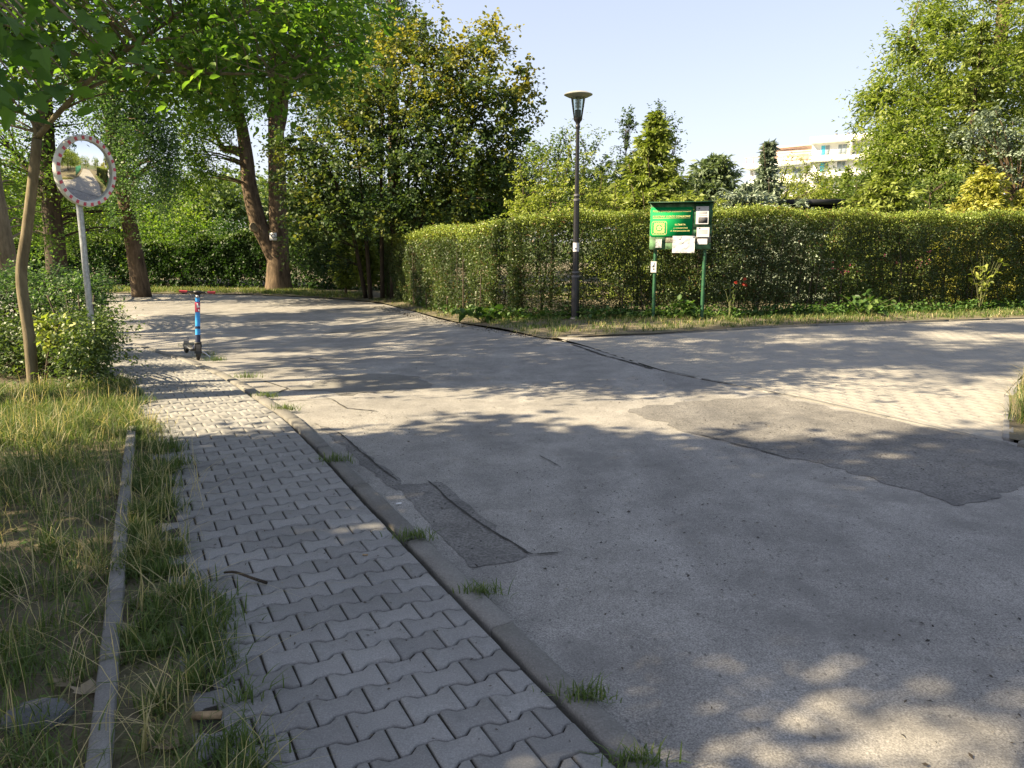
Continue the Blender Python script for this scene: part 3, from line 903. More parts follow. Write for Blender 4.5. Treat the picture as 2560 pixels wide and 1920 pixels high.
for z in (2.06, 2.045, 2.03, 2.0):
    MB().box((0.41, -0.0785, z), (0.15, 0.002, 0.004)).build('printed_line', M['print_soft'], p1)
p2 = paper(0.425, 1.685, 0.235, 0.18, M['paper'], 0.002, 2)
MB().box((0.36, -0.0795, 1.755), (0.022, 0.003, 0.018)).build('printed_mark', M['print'], p2)
for z in (1.72, 1.70, 1.68, 1.66):
    MB().box((0.42, -0.0790, z), (0.18, 0.002, 0.004)).build('printed_line', M['print_soft'], p2)
paper(0.42, 1.51, 0.185, 0.105, M['paper'], 0.004, 3)
tag(paper(0.075, 1.455, 0.42, 0.32, M['paper'], 0.035, 4), 'large crumpled white sheet hanging below the planks')
paper(-0.40, 1.475, 0.115, 0.165, M['foil'], 0.012, 5)
pn = paper(0, 0, 0.11, 0.215, M['paper'], 0.0, 6); pn.location = (-0.49, 0.055, 1.02)
MB().box((0.005, -0.0765, -0.04), (0.02, 0.003, 0.03)).build('printed_mark', M['print'], pn)
MB().box((-0.01, -0.0765, 0.04), (0.05, 0.003, 0.09)).build('printed_line', M['print_soft'], pn)

# --- traffic mirror
MX, MY = -4.47, 7.9
mir = thing('traffic_mirror', (MX, MY, 0.0), 'round convex traffic mirror with red and white rim on a grey pole', 'traffic mirror')
MN = Vector((math.cos(math.radians(-21)), math.sin(math.radians(-21)), -0.10)).normalized()
mc = Vector((-4.28, 7.9, 2.20)) - Vector((MX, MY, 0))
pole_top = mc - MN * 0.14 + Vector((0, 0, 0.12))
pole_xy = (pole_top.x, pole_top.y)
shade_auto(MB().tube([(pole_xy[0], pole_xy[1], -0.1), (pole_xy[0], pole_xy[1], 1.2), (pole_xy[0], pole_xy[1], pole_top.z)], 0.031, 16).build('pole', M['galv'], mir))
q_ = MN.to_track_quat('Z', 'Y').to_matrix().to_4x4(); q_.translation = mc
def mpart(name, mb, mat, parent):
    mb.xform(q_)
    return shade_auto(mb.build(name, mat, parent), 30)
R_ = 0.30
face = [(0.0001, 0.030)] + [(R_ * i / 14, 0.030 - 0.030 * (i / 14) ** 2) for i in range(1, 15)]
mf = MB().lathe(face, 64); mf.xform(q_); mfo = mf.build('mirror_face', M['mirror'], mir, smooth=True)
rim = mpart('rim', MB().lathe([(R_ - 0.004, -0.005), (R_ - 0.002, 0.018), (R_ + 0.008, 0.024), (R_ + 0.045, 0.018), (R_ + 0.052, 0.0), (R_ + 0.048, -0.03), (R_ - 0.02, -0.05)], 64), M['white_rim'], mir)
for k_ in range(24):
    a = 2 * math.pi * (k_ + 0.5) / 24
    m_ = MB().box((0, 0, 0.0235), (0.034, 0.030, 0.005), bev=0.001)
    m_.xform(Matrix.Rotation(a, 4, 'Z') @ Matrix.Translation((R_ + 0.025, 0, 0)))
    m_.xform(q_); m_.build('red_reflector', M['red_refl'], rim)
mpart('back_shell', MB().lathe([(R_ + 0.03, -0.02), (R_ - 0.03, -0.06), (0.1, -0.09), (0.0, -0.095)], 40), M['plastic_grey'], mir)
mpart('bracket', MB().box((0, 0, -0.115), (0.10, 0.14, 0.06), bev=0.006), M['galv'], mir)

# --- electric scooter
SX, SY = -4.36, 10.44
# front wheel contact point; it faces the camera, turned a little to the right
sco = thing('electric_scooter', (SX, SY, float(gz(SX, SY)) - 0.02), 'blue electric scooter with red grips parked on the road by the kerb', 'scooter', rz=math.radians(-67))
sco.rotation_euler = (math.radians(-3.5), 0, math.radians(-67))
SCL = 0.87
sco.scale = (SCL,) * 3
# local +x = forward
def wheel(x, y, name, rz=0.0):
    r = 0.122
    w_ = MB(); pr = []
    for a in np.linspace(0, 2 * math.pi, 13):
        pr.append((r - 0.032 + 0.032 * math.cos(a), 0.030 * math.sin(a)))
    w_.lathe(pr, 32)
    w_.xform(Matrix.Translation((x, y, r)) @ Matrix.Rotation(rz, 4, 'Z') @ Matrix.Rotation(math.pi / 2, 4, 'X'))
    t = shade_auto(w_.build(name, M['rubber'], sco))
    h = MB().lathe([(0.001, 0.022), (0.07, 0.02), (0.078, 0.0), (0.07, -0.02), (0.001, -0.022)], 24)
    h.xform(Matrix.Translation((x, y, r)) @ Matrix.Rotation(rz, 4, 'Z') @ Matrix.Rotation(math.pi / 2, 4, 'X'))
    h.build('hub', M['plastic_grey'], t)
    # tread ribs
    for k_ in range(24):
        a = 2 * math.pi * k_ / 24
    return t
wheel(0.0, 0.0, 'front_wheel')
wheel(-0.88, -0.17, 'rear_wheel', math.radians(11))
HB = Vector((-0.20, 0, 1.06))              # handlebar centre
HD = Vector((-0.045, 0, 0.30))            # bottom of the stem
ax = (HB - HD).normalized()
def sp(t): return HD + (HB - HD) * t
shade_auto(MB().tube([sp(-0.05), sp(0.13)], 0.040, 20).build('head_tube', M['navy'], sco))
stem = shade_auto(MB().tube([sp(0.13), sp(0.93)], [0.038, 0.034], 20).build('stem', M['blue_paint'], sco))
for t0, t1, mt, nm in ((0.255, 0.305, M['navy'], 'reflector_band'), (0.60, 0.80, M['sticker_red'], 'sticker'), (0.905, 0.965, M['plastic'], 'stem_top')):
    shade_auto(MB().tube([sp(t0), sp(t1)], 0.0395, 20).build(nm, mt, stem))
for t0, t1, ya in ((0.69, 0.79, 0.0), (0.70, 0.74, 0.5), (0.62, 0.66, 0.55)):
    c = sp((t0 + t1) / 2) + Vector((0.0365, 0, 0))
    MB().box((0, 0, 0), (0.012, 0.022, (t1 - t0) * 0.75)).build('sticker_print', M['white'], stem, loc=(c.x, ya * 0.035, c.z), rot=(0, -0.2, ya * 0.9))
shade_auto(MB().tube([(HB.x, -0.255, HB.z + 0.015), (HB.x, -0.10, HB.z + 0.012), (HB.x, 0.10, HB.z + 0.012), (HB.x, 0.255, HB.z + 0.015)], 0.015, 12).build('handlebar', M['plastic'], sco))
for s in (-1, 1):
    shade_auto(MB().tube([(HB.x, s * 0.150, HB.z + 0.013), (HB.x, s * 0.268, HB.z + 0.016)], [0.020, 0.021], 14).build('grip', M['grip_red'], sco))
    shade_auto(MB().tube([(HB.x + 0.02, s * 0.125, HB.z + 0.01), (HB.x + 0.06, s * 0.16, HB.z - 0.005), (HB.x + 0.065, s * 0.23, HB.z - 0.01)], 0.007, 8).build('brake_lever', M['plastic'], sco))
for s in (-1, 1):
    shade_auto(MB().tube(smooth_path([(HB.x + 0.03, s * 0.12, HB.z), (HB.x + 0.09, s * 0.07, HB.z - 0.06), (HB.x + 0.05, s * 0.03, HB.z - 0.14)], 4), 0.004, 6).build('brake_cable', M['plastic'], sco))
MB().box((HB.x + 0.01, 0, HB.z + 0.012), (0.10, 0.11, 0.05), bev=0.012).build('display', M['plastic'], sco)
MB().box((sp(0.93).x + 0.04, 0, sp(0.93).z), (0.03, 0.045, 0.04), bev=0.008).build('headlight', M['foil'], sco)
fk = MB()
for s in (-1, 1):
    fk.box((-0.005, s * 0.045, 0.19), (0.05, 0.016, 0.16), bev=0.004)
fk.box((-0.02, 0, 0.275), (0.085, 0.105, 0.035), bev=0.008)
fk.build('fork', M['plastic'], sco)
ar = MB()
for a0, a1 in zip(np.linspace(-20, 130, 9)[:-1], np.linspace(-20, 130, 9)[1:]):
    q = [(0.142 * math.cos(math.radians(a)), 0.122 + 0.142 * math.sin(math.radians(a))) for a in (a0, a1)]
    ar.add([(q[0][0], -0.036, q[0][1]), (q[0][0], 0.036, q[0][1]), (q[1][0], 0.036, q[1][1]), (q[1][0], -0.036, q[1][1])], [(0, 1, 2, 3)])
ar.build('front_mudguard', M['plastic'], sco)
nk = MB().tube([(-0.06, 0, 0.30), (-0.13, -0.02, 0.22), (-0.22, -0.04, 0.17)], [0.035, 0.038, 0.045], 14)
shade_auto(nk.build('neck', M['navy'], sco))
MB().box((-0.47, -0.09, 0.150), (0.56, 0.165, 0.065), rz=math.radians(11), bev=0.018).build('deck', M['plastic_grey'], sco)
MB().box((-0.47, -0.09, 0.186), (0.50, 0.145, 0.008), rz=math.radians(11)).build('deck_mat', M['plastic'], sco)
rf = MB()
aa = np.linspace(25, 150, 10)
for a0, a1 in zip(aa[:-1], aa[1:]):
    q = [(-0.90 + 0.15 * math.cos(math.radians(a)), 0.122 + 0.15 * math.sin(math.radians(a))) for a in (a0, a1)]
    rf.add([(q[0][0] + 0.02, -0.21, q[0][1]), (q[0][0] + 0.02, -0.13, q[0][1]), (q[1][0] + 0.02, -0.13, q[1][1]), (q[1][0] + 0.02, -0.21, q[1][1])], [(0, 1, 2, 3)])
rf.build('rear_mudguard', M['plastic_grey'], sco)
shade_auto(MB().tube([(-0.30, 0.0, 0.14), (-0.28, 0.12, 0.07), (-0.27, 0.185, 0.012)], 0.010, 10).build('kickstand', M['steel'], sco))

# --- white apartment building far beyond the gardens
BA = math.radians(35)
BR = np.array((67.4, 148.0))
bld = thing('apartment_building', (BR[0], BR[1], -0.5), 'white stepped apartment block with terracotta upper storey far beyond the gardens', 'building', rz=math.pi - BA)
# local +x runs along the facade to the left, local +y points towards the viewer
def bbox(name, x0, x1, y0, y1, z0, z1, mat, parent=None):
    return MB().box(((x0 + x1) / 2, (y0 + y1) / 2, (z0 + z1) / 2 + 0.5), (x1 - x0, y1 - y0, z1 - z0)).build(name, mat, parent or bld)
wl = bbox('wall', -14, 10.8, -10, 0, -1, 20.3, M['render_white'])
bbox('roof_slab', -14.6, 11.0, -10.4, 1.4, 20.3, 21.4, M['render_white'])
bbox('wall', 10.8, 23.0, -10, -0.8, -1, 16.6, M['render_white'])
bbox('wall', 10.8, 20.6, -9.5, -1.6, 16.6, 20.0, M['terracotta'])
bbox('roof_slab', 10.95, 21.0, -9.8, -1.0, 20.0, 20.35, M['terracotta'])
bbox('terrace_slab', 10.85, 24.0, -10.2, 0.6, 16.2, 17.2, M['render_white'])
for z in (17.3, 14.1, 10.9):
    bbox('balcony_slab', -13, 10.75, 0.0, 1.7, z - 0.5, z + 0.35, M['render_white'])
for z in (13.1, 9.9):
    bbox('balcony_slab', 11.2, 23.6, -0.8, 0.5, z - 0.3, z + 0.3, M['render_white'])
for z in (18.0, 14.8, 11.6):
    for i, x in enumerate((8.3, 5.2, 1.6, -1.8, -6.0, -10)):
        wn = bbox('window', x - 0.85, x + 0.85, -0.03, 0.06, z, z + 1.9, M['render_white'])
        for s in (0, 1):
            xa = x - 0.78 + s * 0.8
            bbox('pane', xa, xa + 0.74, 0.065, 0.09, z + 0.06, z + 1.84, M['glass_blue'] if (i == 0 and s == 1) else M['glass_far'], wn)
for z in (14.0, 10.8):
    for i, x in enumerate((21.0, 17.5, 13.6)):
        wn = bbox('window', x - 0.95, x + 0.95, -0.83, -0.72, z, z + 2.0, M['render_white'])
        for s in (0, 1):
            xa = x - 0.88 + s * 0.9
            bbox('pane', xa, xa + 0.84, -0.715, -0.69, z + 0.06, z + 1.94, M['glass_blue'] if (i == 0 and s == 0) else M['glass_far'], wn)
for k_ in range(9):
    x = 11.5 + k_ * 1.5
    bbox('rail_post', x - 0.04, x + 0.04, 0.45, 0.53, 17.2, 18.3, M['rail'])
bbox('handrail', 11.2, 23.8, 0.42, 0.56, 18.3, 18.4, M['rail'])
bbox('brick_panel', -6.9, -3.6, 0.02, 0.12, 13.4, 16.7, M['terracotta'])
bbox('divider_wall', 3.3, 3.6, 0.0, 1.6, 17.65, 20.3, M['render_white'])
bbox('divider_wall', -4.1, -3.8, 0.0, 1.6, 17.65, 20.3, M['render_white'])
for x in (5.0, 7.2):
    bbox('roof_vent', x - 0.2, x + 0.2, -3.2, -2.8, 21.4, 22.3, M['lamp_grey'])
MB().tube([(-2, -3, 21.9), (-2, -3, 24.0)], 0.05, 6).build('aerial', M['lamp_grey'], bld)
for k_ in range(4):
    bbox('scaffold_rail', 10.9, 21.2, -0.9, -0.82, 17.5 + k_ * 0.75, 17.58 + k_ * 0.75, M['rail'])

# --- black shed behind the hedge, green fence of the plot opposite
p0 = at(1700, 432, 21.5); p1 = at(1822, 432, 21.0)
shed = thing('garden_shed', ((p0[0] + p1[0]) / 2, 22.4, 0), 'low black garden shed with flat felt roof behind the hedge', 'shed', rz=-0.05)
hw = (p1[0] - p0[0]) / 2 + 0.1
zt = p0[2]
MB().box((0, 0, (zt - 0.14) / 2), (2 * hw - 0.16, 2.2, zt - 0.14)).build('wall', M['shed'], shed)
for k_ in range(int(2 * hw / 0.14)):
    MB().box((-hw + 0.15 + k_ * 0.14, -1.115, (zt - 0.16) / 2), (0.13, 0.02, zt - 0.16)).build('plank', M['shed'], shed)
MB().box((0, -0.02, zt - 0.07), (2 * hw + 0.1, 2.6, 0.14), bev=0.01).build('roof', M['shed_roof'], shed)

gf = thing('plot_fence', (8.8, 9.75, 0.0), 'green slatted fence along the near side of the side road, seen in the mirror', 'fence', rz=math.radians(16.3))
for k_ in range(70):
    MB().box((k_ * 0.22, 0, 0.85), (0.2, 0.025, 1.5), bev=0.004).build('slat', M['fence_green'], gf)
for k_ in range(9):
    MB().box((k_ * 1.9, 0.05, 0.85), (0.06, 0.06, 1.8)).build('post', M['fence_green'], gf)

# ------------------------------------------------------------------ vegetation
def unit(v):
    return v / (np.linalg.norm(v, axis=-1, keepdims=True) + 1e-9)

_half = [(0.05, 0.03), (0.16, 0.00), (0.30, -0.02), (0.42, 0.03), (0.37, 0.13), (0.40, 0.21), (0.52, 0.31), (0.56, 0.42), (0.44, 0.45), (0.31, 0.46), (0.25, 0.52), (0.27, 0.63), (0.20, 0.75), (0.10, 0.88)]
LOBED = np.array([(0, 0.0)] + _half + [(0, 1.0)] + [(-x, y) for x, y in reversed(_half)])
LOBED_F = [(0, i, i + 1) for i in range(1, len(LOBED) - 1)]
def leaves(name, P, size, mat, rng, var=None, up=0.6, aspect=0.55, droop=0.25, shape='kite', axis=None, nrm=None, parent=None, mats=None, fmat=None):
    """one mesh of many leaves at points P"""
    P = np.asarray(P, float); n = len(P)
    if nrm is None:
        nrm = rng.normal(0, 1, (n, 3)); nrm[:, 2] = np.abs(nrm[:, 2]) + up
    nrm = unit(nrm)
    if axis is None:
        axis = rng.normal(0, 1, (n, 3)); axis[:, 2] -= droop * 2
    axis = unit(axis - nrm * (axis * nrm).sum(1, keepdims=True))
    side_ = np.cross(nrm, axis)
    ln = np.broadcast_to(np.asarray(size, float), (n,)) * rng.uniform(0.7, 1.25, n)
    wd = ln * aspect * rng.uniform(0.8, 1.2, n)
    if var is None:
        var = rng.random(n)
    if shape == 'kite':
        b = P
        tip = P + axis * ln[:, None] - nrm * (ln * 0.12)[:, None]
        mid = P + axis * (ln * 0.45)[:, None]
        r = mid + side_ * (wd / 2)[:, None] + nrm * (wd * 0.12)[:, None]
        l = mid - side_ * (wd / 2)[:, None] + nrm * (wd * 0.12)[:, None]
        V = np.stack([b, r, tip, l], 1).reshape(-1, 3)
        F = np.arange(4 * n).reshape(n, 4)
        me = npmesh(name, V, F, mats or mat, var=var, fmat=fmat)
    elif shape == 'hex':
        tip = P + axis * ln[:, None] - nrm * (ln * 0.15)[:, None]
        pts = [P]
        for sgn, a_ in ((1, 0.28), (1, 0.66)):
            pts.append(P + axis * (ln * a_)[:, None] + side_ * (wd / 2 * (1.0 if a_ < .5 else .82))[:, None] + nrm * (wd * 0.1)[:, None])
        pts.append(tip)
        for sgn, a_ in ((-1, 0.66), (-1, 0.28)):
            pts.append(P + axis * (ln * a_)[:, None] - side_ * (wd / 2 * (1.0 if a_ < .5 else .82))[:, None] + nrm * (wd * 0.1)[:, None])
        V = np.stack(pts, 1).reshape(-1, 3)
        i = np.arange(n)[:, None] * 6
        F = np.vstack([i + np.array([[0, 1, 2, 3]]), i + np.array([[0, 3, 4, 5]])])
        me = npmesh(name, V, F, mats or mat, var=np.r_[var, var])
    else:
        k_ = len(LOBED)
        x, y = LOBED[:, 0], LOBED[:, 1]
        fold = np.abs(x) * 0.25 - (y ** 2) * 0.18
        V = P[:, None, :] + axis[:, None, :] * (ln[:, None] * y)[..., None] + side_[:, None, :] * (wd[:, None] * x * 1.6)[..., None] + nrm[:, None, :] * (ln[:, None] * fold)[..., None]
        V = V.reshape(-1, 3)
        i = np.arange(n)[:, None] * k_
        F = np.vstack([i + np.array([q]) for q in LOBED_F])
        me = npmesh(name, V, F, mats or mat, var=np.tile(var, len(LOBED_F)))
    return obj(name, me, parent)

def wob(P, amp, rng):
    P = np.array(P, float)
    P[1:-1, :3] += rng.normal(0, amp, (len(P) - 2, 3))
    return P

def tree(name, label, cat, base, stems, blobs, leaf, lsize, seed, bark='bark_brown', per=60, clr=0.35, group=None, twigs=90, up=0.6, droop=0.25, aspect=0.55, shape='kite',
         weep=0.0, vbias=None, flat=0.75, shell=0.45, twr=0.012, tmat='twig', gaps=0.0, sides=10, crown_name='crown', lmix=0.4):
    """stems: list of polylines (x,y,z,r); blobs: (x,y,z,rx,ry,rz,clumps); all world coordinates"""
    rng = np.random.default_rng(seed)
    base = np.array((base[0], base[1], float(gz(base[0], base[1]))))
    root = thing(name, base, label, cat, group)
    tb = MB(); skel = []
    for s in stems:
        S = smooth_path(np.asarray(s, float), 5)
        S[:, :3] -= base
        tb.tube(S[:, :3], S[:, 3], sides, cap=True)
        skel.append(S)
    C = []
    for (x, y, z, rx, ry, rz, n) in blobs:
        d = unit(rng.normal(0, 1, (n, 3)))
        r = rng.random(n)[:, None] ** shell
        C.append(np.array((x, y, z)) + d * r * np.array((rx, ry, rz)) - base)
    C = np.vstack(C)
    if skel and twigs:
        SK = np.vstack(skel)
        pick = rng.choice(len(C), min(twigs, len(C)), replace=False)
        for c in C[pick]:
            d = np.linalg.norm(SK[:, :3] - c, axis=1) + np.maximum(0, SK[:, 2] - c[2] + 0.2) * 2.0
            q = SK[np.argmin(d)]
            a = q[:3]; L_ = np.linalg.norm(c - a)
            if L_ < 0.15: continue
            m_ = (a + c) / 2 + np.array((0, 0, 0.12 * L_)) + rng.normal(0, 0.06 * L_, 3)
            tt = np.linspace(0, 1, 5)[:, None]
            B_ = a * (1 - tt) ** 2 + 2 * m_ * tt * (1 - tt) + c * tt ** 2
            r0 = min(q[3] * 0.6, twr + L_ * 0.008)
            tb.tube(B_, np.linspace(r0, max(0.003, r0 * 0.25), 5), 5, cap=False)
    if tb.n:
        tr = tb.build('trunk', M[bark], root, smooth=True)
    cv = rng.random(len(C))
    n = len(C) * per
    ci = np.repeat(np.arange(len(C)), per)
    # leaves sit along short shoots that leave the clump centre
    nsh = max(3, per // 9)
    sd = rng.normal(0, 1, (len(C), nsh, 3)) * np.array((1, 1, flat)); sd[..., 2] += 0.25 - droop * 0.8
    ctr_ = C.mean(0)
    sd = unit(sd + 0.5 * unit(C - ctr_)[:, None, :])
    sl_ = clr * (0.7 + 1.0 * cv[:, None]) * rng.uniform(0.7, 2.1, (len(C), nsh))
    k_ = rng.integers(0, nsh, n)
    t_ = rng.random(n) ** 0.8
    D = sd[ci, k_]
    off = D * (sl_[ci, k_] * t_)[:, None] + rng.normal(0, 1, (n, 3)) * (clr * 0.17)
    P = C[ci] + off
    axs = D + rng.normal(0, 0.7, (n, 3)); axs[:, 2] -= droop
    if weep > 0:
        P[:, 2] -= weep * rng.random(n) ** 1.2
        P[:, :2] -= off[:, :2] * 0.45
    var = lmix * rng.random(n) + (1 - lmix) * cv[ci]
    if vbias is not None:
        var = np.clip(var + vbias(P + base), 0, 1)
    keep = (P[:, 2] + base[2]) > 0.03
    P, var, axs = P[keep], var[keep], axs[keep]
    leaves(crown_name, P, lsize, L[leaf], rng, var, up, aspect, droop, shape, axis=axs, parent=root)
    return root

def lin(pts, radii):
    """stem from points with a linear set of radii"""
    P = np.asarray(pts, float)
    return np.c_[P, np.linspace(radii[0], radii[1], len(P))]

def px_stem(pts, Y, r0, r1, dY=0.0):
    P = np.array([at(u, v, Y + dY * i / max(1, len(pts) - 1)) for i, (u, v) in enumerate(pts)])
    return lin(P, (r0, r1))

def px_blob(u, v, Y, ru, rv, ry, n):
    """ellipsoid crown lobe seen at (u, v) from here, ru x rv view pixels wide, ry deep"""
    c = at(u, v, Y)
    s = K / FPX * math.hypot(c[1], c[0]) * 0.98
    return (c[0], c[1], c[2], ru * s, ry, rv * s, n)

# --- young tree by the mirror
NT = (-4.96, 7.75)
st = [px_stem([(74, 850), (62, 720), (46, 600), (58, 500), (70, 400), (80, 300)], 7.75, 0.058, 0.046),
      px_stem([(80, 300), (92, 230), (112, 130), (118, 10), (125, -150)], 7.75, 0.040, 0.02, 0.3),
      px_stem([(82, 296), (130, 240), (230, 140), (350, 55), (470, -40)], 7.75, 0.030, 0.012, -0.6),
      px_stem([(84, 300), (60, 250), (0, 235), (-120, 200)], 7.75, 0.02, 0.008, -0.2),
      px_stem([(215, 150), (300, 150), (420, 158), (540, 160), (640, 170)], 7.4, 0.022, 0.008, -0.4),
      px_stem([(160, 205), (260, 165), (400, 150), (520, 150)], 7.5, 0.018, 0.006, 0.5),
      px_stem([(230, 140), (380, 40), (520, 30), (600, 0)], 7.4, 0.02, 0.008, 0.6),
      px_stem([(300, 95), (420, 70), (560, 20), (700, -10)], 7.2, 0.016, 0.006, 0.3),
      px_stem([(560, 162), (650, 120), (740, 95), (790, 75)], 7.2, 0.012, 0.004, 0.3)]
bl = [px_blob(110, 40, 7.5, 230, 110, 1.3, 60), px_blob(330, 40, 7.4, 200, 95, 1.2, 60), px_blob(540, 50, 7.3, 190, 95, 1.1, 60), px_blob(450, 160, 7.2, 220, 55, 0.9, 46), px_blob(700, 60, 7.4, 130, 75, 0.8, 30), px_blob(690, 150, 7.2, 90, 40, 0.5, 12),
      px_blob(-60, 150, 7.6, 150, 120, 1.2, 34), px_blob(250, 130, 7.3, 150, 60, 1.0, 30), px_blob(100, -190, 7.6, 420, 180, 2.2, 90), px_blob(560, -150, 7.4, 340, 140, 2.0, 60)]
tree('young_maple', 'slender young tree with pale bent trunk beside the traffic mirror', 'tree', NT, st, bl, 'linden', 0.085, 21, bark='bark_grey', per=19, clr=0.22, twigs=260, up=0.8, droop=0.45, aspect=0.55, shape='hex', twr=0.006)

# branch of large leaves hanging close to the camera, top left
rng = np.random.default_rng(5)
fb0 = at(-420, -260, 2.6)
fo = thing('maple_tree', (-5.6, 1.2, 0), 'maple whose large dark lobed leaves hang into the top left corner', 'tree')
mb = MB(); lp, lv = [], []
fbs = at(-560, -330, 2.3)
mb.tube(smooth_path([(-5.6, 1.2, -0.1), (-5.5, 1.25, 1.4), (-4.6, 1.6, 2.6), fbs], 5) - np.array((-5.6, 1.2, 0)), np.linspace(0.14, 0.07, 16), 10)
for (u, v, Y) in ((60, 90, 2.3), (120, 120, 2.4), (150, 170, 2.4), (30, 170, 2.2), (110, 220, 2.5), (40, 230, 2.4), (200, 60, 2.6), (230, 120, 2.7), (0, 120, 2.0), (150, 40, 2.5), (60, 30, 2.1), (-60, 210, 2.1), (290, 60, 2.9), (270, 150, 2.9), (90, 60, 2.6)):
    e = at(u, v, Y)
    mid_ = (fbs + e) / 2 + np.array((0, 0, 0.25))
    tt = np.linspace(0, 1, 8)[:, None]
    B_ = fbs * (1 - tt) ** 2 + 2 * mid_ * tt * (1 - tt) + e * tt ** 2
    mb.tube(B_ - np.array((-5.6, 1.2, 0)), np.linspace(0.014, 0.002, 8), 6, cap=False)
    for q in range(7):
        f_ = rng.uniform(0.86, 1.03)
        b_ = fbs * (1 - f_) ** 2 + 2 * mid_ * f_ * (1 - f_) + e * f_ ** 2
        lp.append(b_ + rng.normal(0, 0.05, 3)); lv.append(rng.uniform(0, 0.6))
mb.build('trunk', M['bark_grey'], fo, smooth=True)
lp = np.array(lp) - np.array((-5.6, 1.2, 0))
axs = rng.normal(0, 0.45, (len(lp), 3)); axs[:, 2] -= 0.9; axs[:, 0] += 0.35
nrm = rng.normal(0, 0.5, (len(lp), 3)); nrm[:, 1] -= 0.5; nrm[:, 2] += 0.55
leaves('foliage', lp, 0.062, L['linden'], rng, np.array(lv), shape='lobed', aspect=0.6, axis=axs, nrm=nrm, parent=fo)

# --- big forked tree at the bend
T2 = (-9.0, 29.5)
st = [np.c_[np.array([(-9.0, 29.5, -0.5), (-8.98, 29.5, 0.3), (-8.92, 29.5, 1.4), (-8.85, 29.5, 3.0), (-8.8, 29.5, 4.8), (-8.7, 29.5, 7.2), (-8.6, 29.5, 10)]), [0.56, 0.45, 0.38, 0.34, 0.30, 0.26, 0.2]],
      np.c_[np.array([(-9.02, 29.45, 0.7), (-9.3, 29.4, 1.5), (-9.62, 29.4, 2.3), (-9.86, 29.4, 3.6), (-9.9, 29.4, 4.6), (-10.05, 29.4, 6.0), (-10.4, 29.3, 8.0)]), [0.28, 0.31, 0.31, 0.28, 0.25, 0.20, 0.12]],
      np.c_[np.array([(-9.9, 29.4, 4.7), (-10.3, 29.2, 4.85), (-10.65, 29.1, 4.9), (-10.85, 29.0, 5.4)]), [0.2, 0.16, 0.12, 0.03]],
      np.c_[np.array([(-8.75, 29.5, 5.2), (-8.4, 29.4, 6.3), (-8.2, 29.4, 8.5)]), [0.16, 0.14, 0.08]],
      np.c_[np.array([(-9.95, 29.4, 5.6), (-11.0, 29.0, 7.0), (-12.0, 28.6, 8.2)]), [0.15, 0.1, 0.05]]]
bl = [px_blob(600, 40, 29, 210, 120, 3.0, 100), px_blob(430, 110, 28, 130, 110, 2.5, 70), px_blob(430, 260, 28, 75, 110, 1.6, 46), px_blob(470, 180, 28.5, 90, 80, 2, 44), px_blob(590, 150, 30.5, 120, 80, 2.2, 46), px_blob(690, 130, 31, 110, 130, 2.2, 50),
      px_blob(520, 60, 28.5, 150, 110, 2.5, 60), px_blob(395, 340, 27.6, 45, 60, 1.0, 14), px_blob(760, 60, 32, 120, 110, 2.5, 60), px_blob(560, -140, 29.5, 330, 140, 4, 110)]
t2 = tree('forked_tree', 'large old tree with thick forked trunk at the bend of the road', 'tree', T2, st, bl, 'ash', 0.13, 31, per=110, clr=0.55, twigs=170, twr=0.02, aspect=0.45, weep=0.5, sides=16)
tm = MB().box((0, 0, 0), (0.26, 0.02, 0.28), bev=0.004)
tmo = tm.build('trail_marker', M['white'], t2, loc=(0.02, -0.40, 2.05))
mk = MB().lathe([(0.06, 0), (0.085, 0)], 20); mk.xform(Matrix.Rotation(math.pi / 2, 4, 'X')); mk.build('marker_ring', M['print'], tmo, loc=(0.01, -0.014, 0.02))
shade_auto(MB().tube([(-0.64, -0.42, 2.4), (-0.66, -0.30, 2.4)], [0.17, 0.22], 14).build('branch_scar', M['bark_grey'], t2))

# --- trunks and crowns on the left
tree('birch', 'leaning tree with drooping bluish foliage behind the traffic mirror', 'tree', (-12.9, 26.5), [np.c_[np.array([(-12.85, 26.5, -0.4), (-12.95, 26.5, 1.0), (-13.1, 26.5, 2.6), (-13.35, 26.5, 4.6), (-13.5, 26.5, 8)]), [0.33, 0.27, 0.24, 0.20, 0.12]]],
     [px_blob(270, 210, 23, 90, 110, 1.6, 70), px_blob(290, 330, 22.5, 75, 120, 1.4, 60), px_blob(230, 150, 24, 110, 70, 1.8, 46), px_blob(330, 240, 23.5, 55, 100, 1.2, 34), px_blob(250, -60, 25, 240, 160, 3.0, 80)],
     'birch', 0.085, 32, per=110, clr=0.30, weep=1.1, twigs=110, aspect=0.6, twr=0.012)
tree('dark_tree', 'dark trunked tree standing left of the mirror pole', 'tree', (-15.6, 24.0), [px_stem([(125, 600), (118, 520), (108, 420), (100, 300), (95, 180)], 24, 0.32, 0.2), px_stem([(112, 440), (80, 390), (40, 340)], 24, 0.16, 0.06), px_stem([(112, 450), (150, 380), (190, 300)], 24, 0.14, 0.06)],
     [px_blob(60, 330, 24, 110, 120, 2.0, 60), px_blob(160, 380, 25, 110, 90, 2.0, 46), px_blob(20, 430, 25.5, 90, 90, 1.5, 36), px_blob(60, 150, 25, 170, 130, 2.6, 60), px_blob(160, 480, 26.5, 120, 60, 1.6, 34)], 'ash', 0.10, 33, bark='bark_dark', per=90, clr=0.45, twigs=120, twr=0.02)
